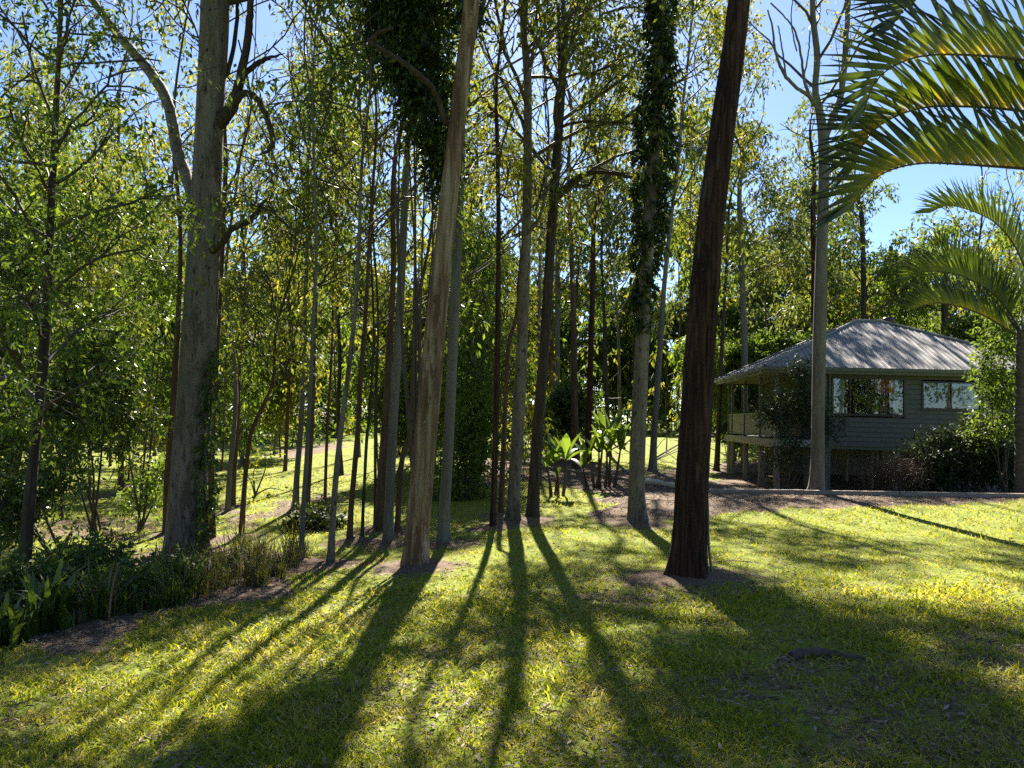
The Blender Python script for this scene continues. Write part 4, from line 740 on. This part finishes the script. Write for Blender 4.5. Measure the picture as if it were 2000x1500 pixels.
for (px, py), k in zip(bed, kinds):
    g = ground_at(px, py); me = CL[k][int(rng.integers(len(CL[k])))]; o = empty(k, g, WH[k], 'plant', 'plants in the bed '+k.replace('_', ' '), rng.uniform(0, 6.28)); s_ = rng.uniform(.5, 1.3); o.scale = (s_, s_, s_*rng.uniform(.85, 1.15)); link(me.name, me, o)
g = ground_at(72, 1195); o = empty('broadleaf_plant', g+np.array([0, -.1, .3]), 'yellow-lit broad-leaved sprig catching sun in the dark bed', 'plant'); me = blade_clump(9, .42, .12, 1.2, 77, 'lime', 'leaves'); link('leaves', me, o); o.location.z = g[2]
# ------------------------------------------------------------ paddle-leaved clumps
def paddle(root, org, p, d, L, W, droop, mat='paddle'):
    n = 8; t = np.linspace(0, 1, n); d = nrm(d); side = nrm(np.cross(d, [0, 0, 1.])+1e-4); up = np.cross(side, d); C = p+d*(t*L)[:,None]-np.array([0, 0, 1.])*(droop*L*t**2.2)[:,None]; w = W*.5*np.array([.12, .5, .85, 1, 1, .85, .5, .03])
    V = np.vstack([C+side*w[:,None]+up*(w*.45)[:,None], C, C-side*w[:,None]+up*(w*.45)[:,None]]); MB().add(V, [(r*n+i, r*n+i+1, (r+1)*n+i+1, (r+1)*n+i) for r in range(2) for i in range(n-1)], sm=True).build('leaf', M[mat], root, org)
def paddle_clump(label, stems, Y=None):
    g0 = ground_at(*stems[0][:2]); Y = g0[1]; root = empty('paddle_plant', g0, label, 'plant')
    for (bx_, by_, tx, ty, n, L) in stems:
        b = at(bx_, by_, Y+rng.uniform(-.2, .2)); b[2] = terrain(b[0], b[1])-.03; t = at(tx, ty, b[1]+rng.uniform(-.1, .1)); P = smooth_line(np.array([b, b*.5+t*.5+rng.normal(size=3)*.02, t]), 10)
        MB().tube(P, np.linspace(.05, .022, 10)*(1.0 if n > 2 else .6), 8, disp=1+.08*rng.normal(size=(10, 8))).build('stem', M['brown'], root, g0)
        for i in range(n):
            az = i*2.4+rng.uniform(-.4, .4); e = math.radians(rng.uniform(30, 82)); paddle(root, g0, t-[0,0,.08], [math.cos(az)*math.cos(e), math.sin(az)*math.cos(e), math.sin(e)], L*rng.uniform(.95, 1.4), .21*rng.uniform(.8, 1.25), rng.uniform(.05, .35))
paddle_clump('smaller paddle-leaved clump with lime upright leaves on the lawn edge', [(1090,968,1083,900,7,.75),(1100,966,1104,895,6,.75),(1076,968,1068,910,3,.5),(1084,966,1090,930,2,.4)])
paddle_clump('larger paddle-leaved clump with many stems beside the mulched path', [(1172,952,1170,880,6,.85),(1160,955,1150,890,5,.8),(1190,945,1195,860,7,.95),(1148,955,1138,910,4,.6),(1182,950,1185,880,5,.8),(1200,940,1212,875,6,.9),(1165,950,1178,850,5,.9)])
# ------------------------------------------------------------ forest floor mass far behind
def far_undergrowth():
    n = 3600; Y = rng.uniform(48, 98, n); X = rng.uniform(-1.05, 1.05, n)*Y*.8; h = rng.random(n)**1.4*5.5*sstep(46, 62, Y); Z = terrain(X, Y)+.25+h*(.6+.4*np.sin(X*.31)*np.sin(Y*.23+1)); C = np.stack([X, Y, Z], 1)
    px, py, _ = project(C); C = C[~((px > 1190) & (px < 1420) & (Y < 60))]; kp, _ = keep_spray(C, False, True); C = C[kp]; n = len(C); mb = MB(); A = nrm(rng.normal(size=(n, 3)))
    sprays_to_leaves(mb, C, A, np.full(n, 19), np.full(n, .75), np.full(n, .46), np.full(n, .15), .4, m=0)
    tag(mb.build('undergrowth', M['gum_b']), 'green undergrowth massed below the far forest edge', 'undergrowth', kind='stuff')
far_undergrowth()
def wood_behind():  # unseen wood added to fill window reflections and block sky light on the trunks
    mb = MB(); X = np.linspace(-34, 34, 30)+rng.normal(size=30)*.8; Y = -rng.uniform(11, 32, 30)
    for x, y in zip(X, Y):
        g = float(terrain(x, y)); mb.tube(smooth_line(np.array([(x, y, g-.2), (x+rng.normal()*.2, y, g+6), (x+rng.normal()*.6, y, g+15)]), 12), np.linspace(.2, .05, 12), 8, m=0)
    n = 2400; k = rng.integers(0, 30, n); C = np.stack([X[k]+rng.normal(size=n)*2.0, Y[k]+rng.normal(size=n)*1.6, rng.uniform(.5, 19, n)], 1); C[:,1] = np.minimum(C[:,1], -8)
    sprays_to_leaves(mb, C, nrm(rng.normal(size=(n, 3))), np.full(n, 10), np.full(n, .9), np.full(n, .6), np.full(n, .25), .5)
    tag(mb.build('added_woodland', [M['rough'], M['gum_b']]), 'unseen wood added behind the viewpoint, mirrored in the cabin windows', 'added_woodland', kind='stuff')
wood_behind()
make_ground()
# ------------------------------------------------------------ lawn blades and fallen leaves
def lawn_points(n, y0, y1, power, wide=.72):
    u = rng.random(n); y = (y0**(2-power)+u*(y1**(2-power)-y0**(2-power)))**(1/(2-power)); x = rng.uniform(-wide, wide, n)*(y+.6); return x, y
def make_grass():
    x, y = lawn_points(360000, 2.9, 46, 2.6); lm = litter(x, y); hn = (x > 8) & (y > 27) & (y < 39) & (x < 22)
    pat = .5+.5*np.sin(x*1.7+np.sin(y*1.1)*2)*np.sin(y*1.9+np.sin(x*.8)*2); keep = (rng.random(len(x)) > lm*1.05) & ~hn & (rng.random(len(x)) < np.clip(.28+.5*pat+.45*np.sin(x*5.1+np.sin(y*3.3)*1.7)*np.sin(y*4.7+np.sin(x*2.9)), .12, 1)); x, y = x[keep], y[keep]; n = len(x); z = terrain(x, y)
    far = np.clip((y-3)/20, 0, 1); h = rng.uniform(.022, .075, n)*(1+.7*far)*(0.8+.4*pat[keep]); w = rng.uniform(.0045, .009, n)*(1+5.0*far); az = rng.uniform(0, 6.28, n); ln = rng.uniform(.2, 1.3, n)
    P = np.stack([x, y, z-.004], 1); D = np.stack([np.cos(az)*ln, np.sin(az)*ln, np.ones(n)], 1); D = nrm(D); b = rng.uniform(0, 6.28, n); S = np.stack([np.cos(b), np.sin(b), np.zeros(n)], 1)
    mid = P+D*(h*.62)[:,None]; tip = mid+nrm(D*[1.6, 1.6, .35])*(h*.75)[:,None]; mb = MB(); i = np.arange(n)*5
    V = np.stack([P+S*w[:,None]*.4, P-S*w[:,None]*.4, mid-S*w[:,None]*.5, mid+S*w[:,None]*.5, tip], 1).reshape(-1, 3)
    nearm = y < 9; iq = i[nearm]
    mb.add(V, np.stack([iq, iq+1, iq+2, iq+3], 1), np.vstack([np.stack([iq+3, iq+2, iq+4], 1), np.stack([i[~nearm], i[~nearm]+1, i[~nearm]+4], 1)])); tag(mb.build('grass', M['grass']), 'short bright lawn grass', 'grass', kind='stuff')
make_grass()
def make_litter():
    x, y = lawn_points(90000, 2.9, 26, 1.95); x2, y2 = lawn_points(60000, 12, 30, 1.0); k2 = litter(x2, y2) > .55; x = np.concatenate([x, x2[k2]]); y = np.concatenate([y, y2[k2]]); lm = litter(x, y); p = .24+.8*lm*(.55+.45*np.sin(x*4.3+np.sin(y*3.1)*2)*np.sin(y*5.2+x))+.22*np.clip(np.sin(x*1.9+2+np.sin(y*1.3)*1.5)*np.sin(y*1.7+np.sin(x)*1.2)*1.6-.3, 0, 1)*(y < 11); k = rng.random(len(x)) < p; x, y = x[k], y[k]; n = len(x); z = terrain(x, y)+rng.uniform(.004, .028, n)
    L = rng.uniform(.03, .08, n)*(1+.035*np.clip(y-3, 0, 30)); W = L*rng.uniform(.16, .34, n); az = rng.uniform(0, 6.28, n); tl = rng.normal(size=n)*.22; D = np.stack([np.cos(az)*np.cos(tl), np.sin(az)*np.cos(tl), np.sin(tl)], 1)
    S = nrm(np.cross(D, np.stack([rng.normal(size=n)*.3, rng.normal(size=n)*.3, np.ones(n)], 1))); U = np.cross(S, D); P = np.stack([x, y, z], 1); c = rng.uniform(-.25, .35, n)
    m_ = P+U*(c*W*1.4)[:,None]; V = np.stack([P-D*L[:,None]*.5, m_+S*W[:,None]*.5, P+D*L[:,None]*.5, m_-S*W[:,None]*.5], 1).reshape(-1, 3); i = np.arange(n)*4
    tag(MB().add(V, T=np.vstack([np.stack([i, i+1, i+2], 1), np.stack([i, i+2, i+3], 1)])).build('leaf_litter', M['dead']), 'brown fallen gum leaves scattered over the lawn and beds', 'leaf litter', kind='stuff')
make_litter()
# ------------------------------------------------------------ labels by place for look-alikes
ORD = ['first', 'second', 'third', 'fourth', 'fifth', 'sixth', 'seventh', 'eighth', 'ninth', 'tenth', 'eleventh', 'twelfth', 'thirteenth', 'fourteenth', 'fifteenth', 'sixteenth', 'seventeenth', 'eighteenth', 'nineteenth', 'twentieth']
ORD += ['twenty-'+x for x in ORD[:9]]+['thirtieth']+['thirty-'+x for x in ORD[:9]]
by = {}
for o in bpy.data.objects:
    if o.parent is None and 'label' in o: by.setdefault(o['label'], []).append(o)
for lab, os_ in by.items():
    if 1 < len(os_) <= len(ORD):
        os_.sort(key=lambda o: project(np.array(o.location)[None])[0][0])
        for k, o in enumerate(os_): o['label'] = lab+', '+ORD[k]+' from left'
